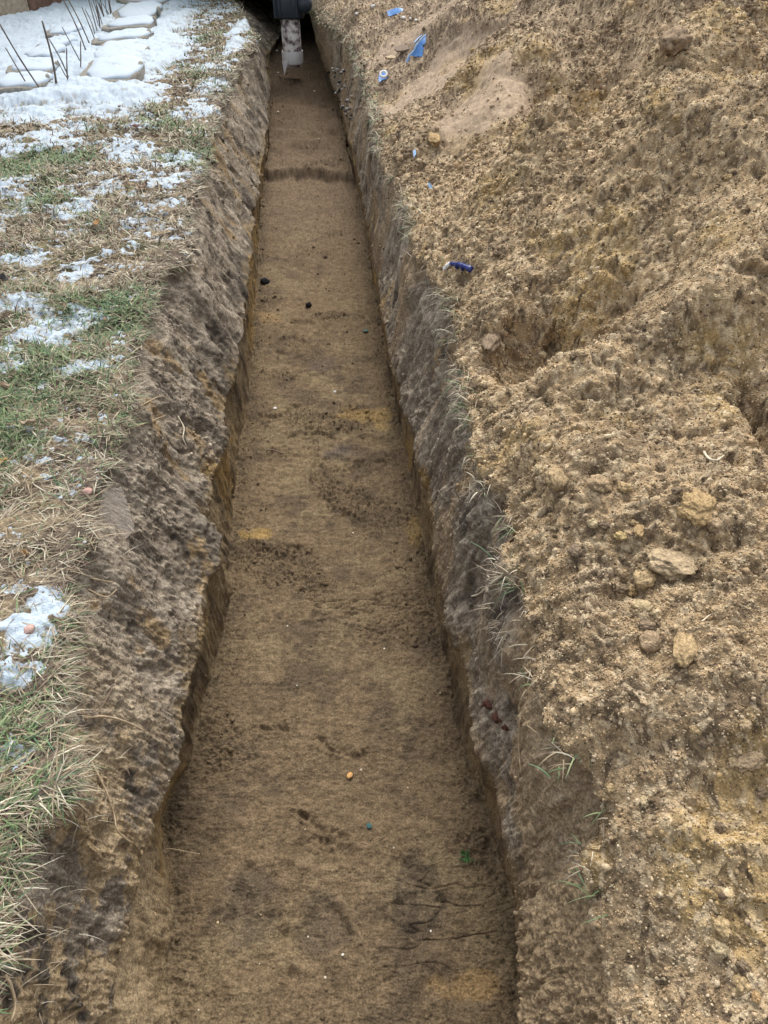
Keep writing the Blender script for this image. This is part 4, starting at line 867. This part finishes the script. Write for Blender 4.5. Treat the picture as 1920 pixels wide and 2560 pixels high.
for px, py in ((340,300),(260,236),(390,205),(180,352),(330,250),(420,300),(120,640),(230,700),(60,880),(150,1000),(90,1100),(280,395),(110,560)):
    leaf(px, py, random.uniform(9, 18), random.choice([(.30,.20,.14), (.22,.15,.10), (.4,.3,.2)]), 'small brown leaf scrap lying in the grass of the lawn', ratio=.6, group='small leaf scraps in the lawn')

# ---------------------------------------------------------------- edging stones with snow caps
M_STONE = mat('grey_stone', (.25,.235,.20), rough=.95, bscale=70, bump=.004, speck=.35)
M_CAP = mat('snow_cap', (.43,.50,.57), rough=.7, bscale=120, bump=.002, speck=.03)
def edging(px, py, wp, hp, lab, tab=True):
    zt = .045; x0, y0 = at_z(px, py, zt); xa, _ = at_z(px-wp/2, py, zt); xb, _ = at_z(px+wp/2, py, zt); _, ya = at_z(px, py-hp/2, zt); _, yb = at_z(px, py+hp/2, zt)
    rx, ry = float(xb-xa)/2, float(ya-yb)/2; cx_, cy_ = float(x0), float((ya+yb)/2)
    t = empty('edging_stone', (cx_, cy_, random.uniform(-.008, .006)), lab, 'edging stone', 'edging stones of the snowy bed'); t.rotation_euler = (random.uniform(-.05, .05), random.uniform(-.06, .06), random.uniform(-.16, .16))
    n = 56; an = np.linspace(0, 2*np.pi, n, endpoint=False); co, si = np.cos(an), np.sin(an)
    px_, py_ = np.sign(co)*np.abs(co)**.72, np.sign(si)*np.abs(si)**.80
    wobb = 1+.05*np.sin(2*an+px*1.3)+.045*np.sin(3*an+px)+.03*np.sin(7*an+py)
    def disc(name, prof, m, ox=0, oy=0, dome_=0):
        V = []
        for (s_, z) in prof: V.append(np.stack([ox+rx*s_*px_*wobb, oy+ry*s_*py_*wobb, z+0*an+.004*np.sin(5*an+s_*9)], 1))
        V = np.concatenate(V); k_ = len(prof); i = np.arange(k_*n).reshape(k_, n); j = np.roll(i, -1, 1)
        f = [tuple(q) for q in np.stack([i[:-1], j[:-1], j[1:], i[1:]], -1).reshape(-1, 4)]+[tuple(i[-1])]
        return link_mesh(name, V, f, m, parent=t)
    disc('slab', [(1.0, -.03), (1.0, .030), (.985, .040), (.95, .045), (.5, .047)], M_STONE)
    disc('snow_cap', [(.885, .040), (.89, .046), (.87, .054), (.82, .061), (.55, .067), (.25, .069), (.05, .070)], M_CAP, ox=rx*.115, oy=ry*.05)
    if tab:
        o = lumpmesh('lug', (rx*.96, ry*.1, .042), (rx*.07, ry*.16, .030), px, M_STONE, (.25,.235,.2), sub=3, rough=.2, flat=.4, parent=t)
STN = [(239,147,128,44,'nearest snow capped edging stone of the right row'), (254,110,124,40,'second nearest edging stone of the right row, bare at its right tip'), (266,79,112,34,'third edging stone of the right row counting from the trench end of the bed'), (279,50,110,29,'fourth edging stone of the right row with a bare grey front'), (294,22,92,28,'fifth edging stone of the right row near the picture top'), (312,-4,106,26,'farthest edging stone of the right row, cut by the picture top'),
 (44,173,112,36,'nearest snow capped edging stone of the left row'), (70,142,98,32,'second edging stone of the left row with a bare grey right end'), (93,114,72,26,'third edging stone of the left row'), (120,91,62,24,'fourth edging stone of the left row, partly under leaves'), (138,64,62,22,'farthest edging stone of the left row')]
for px, py, wp, hp, lab in STN: edging(px, py, wp, hp, lab, tab=wp > 90)
h, nn = hit(123, 196, 0); o = lumpmesh('rock', h+Vector((0, 0, .01)), (.062, .055, .035), 5, M_STONE, (.2,.19,.18), sub=4, rough=.3); tag(o, 'dark grey rock in the snow at the foot of a dry stalk', 'rock')
h, nn = hit(268, 213, 0)

# ---------------------------------------------------------------- dry stalks
M_STALK = mat('dry_stalk', (.13,.105,.085), rough=.8, bscale=80, speck=.3)
ST = [((99,206),(-4,46),.006,'longest dry stalk leaning left across the nearest left edging stone'), ((73,203),(12,103),.005,'short leaning dry stalk left of the longest one'), ((122,188),(91,45),.008,'thick dry stalk rising from the dark grey rock'),
 ((153,178),(106,84),.005,'thin dry stalk leaning left between the stone rows'), ((150,172),(124,130),.004,'short broken stalk beside the thin leaning one'), ((145,181),(144,104),.005,'upright dry stalk under the large russet leaf'), ((173,152),(174,89),.005,'short upright stalk left of the nearest right row stone'),
 ((180,141),(134,58),.004,'faint slanting stalk behind the large russet leaf'), ((191,122),(134,-6),.006,'long dark stalk slanting to the picture top beside the stones'), ((197,100),(145,-6),.006,'long stalk just right of the long dark slanting one')]
CLST = [((208,92),(177,16)),((212,73),(190,-6)),((222,55),(203,-8)),((226,47),(216,-8)),((218,70),(200,-4)),((214,60),(196,4)),((242,39),(222,8)),((245,37),(237,-6)),((230,50),(214,6)),((222,52),(208,12)),((236,42),(226,-6)),((216,66),(210,20)),((228,44),(206,-6)),((240,40),(232,-8)),((206,80),(184,20))]
def stalk(bp, tp, r, lab, group=None):
    x0, y0 = at_z(*bp, .01); b0 = Vector((float(x0), float(y0), -.005)); tpnt = at_Y(tp[0], tp[1], float(y0)+random.uniform(-.12, .12))
    mid = b0.lerp(tpnt, .5)+Vector((random.uniform(-.012, .012), 0, random.uniform(-.01, .01)))
    o = tube('dry_stalk', [Vector(), mid-b0, tpnt-b0], r, r*.7, M_STALK, nseg=7); o.location = b0; tag(o, lab, 'dry stalk', group)
for bp, tp, r, lab in ST: stalk(bp, tp, r*.8, lab, 'dry stalks in the snowy bed')
for bp, tp in CLST: stalk(bp, tp, random.uniform(.0035, .006), 'dry stalk in the dense clump beside the farther right row stones', 'dense clump of dry stalks')
for pts, lab in (([(48,214),(36,208),(34,204)], 'small bent twig in the snow at the left picture edge'), ([(0,210),(50,206),(88,204)], 'dark straight twig lying along the snow edge of the bed')):
    q = [hit(px, py, 0)[0]+Vector((0, 0, .02+.01*(i == 2))) for i, (px, py) in enumerate(pts)]; o = tube('twig', [v-q[0] for v in q], .006, .004, M_STALK); o.location = q[0]; tag(o, lab, 'twig')

# ---------------------------------------------------------------- painted block wall of the house
x0, y0 = at_z(-6, 49, 0); x1, y1 = at_z(112, 20, 0); dirx = Vector((float(x1-x0), float(y1-y0), 0)).normalized(); W0 = Vector((float(x0), float(y0), 0))
M_GRN = mat('green_painted_block', (.26,.40,.31), rough=.8, bscale=18, bump=.004, speck=.22)
M_PNK = mat('pinkish_painted_block', (.50,.43,.42), rough=.85, bscale=18, bump=.004, speck=.22)
M_CON = mat('tan_concrete', (.33,.27,.20), rough=.95, bscale=24, bump=.006, speck=.4)
M_RED = mat('brown_brick', (.16,.095,.07), rough=.95, bscale=26, bump=.006, speck=.5)
M_MOR = mat('mortar', (.16,.15,.135), rough=1, bscale=60, speck=.3)
hw_ = empty('house_wall', W0, 'green and pinkish painted block wall of the house on a tan footing', 'house wall'); hw_.rotation_euler = (0, 0, math.atan2(dirx.y, dirx.x))
LB = .9
box('mortar_core', (-2.5, .012, -.1), (2.6, .30, 2.6), M_MOR, parent=hw_, bev=0)
for r_ in range(6):
    for i in range(-2, 3):
        a_ = i*LB+.10+(.45 if r_ % 2 else 0)-.0; z0_ = .16+r_*.4
        pink = (i < 0) if r_ % 2 == 0 else (i < -1)
        box('block', (a_+.008, -.012, z0_+.008), (a_+LB-.008, .05, z0_+.392), M_PNK if pink else M_GRN, parent=hw_, bev=.012)
for i, (a_, b_, m) in enumerate(((-2.4,-.75,M_CON), (-.73,.42,M_CON), (.44,1.0,M_RED), (1.02,1.5,M_RED), (1.52,2.5,M_CON))):
    o = box('footing', (a_, -.045 if m is M_CON else -.02, -.08), (b_, .05, .155), m, parent=hw_, bev=.015)
# unseen wall added over the far end of the trench to shade it
o = box('added_shade_wall', (-5.2, 8.7, .03), (.25, 14, 1.7), M_GRN, bev=0); M_ = hw_.matrix_basis.inverted(); o.parent = hw_; o.matrix_basis = M_
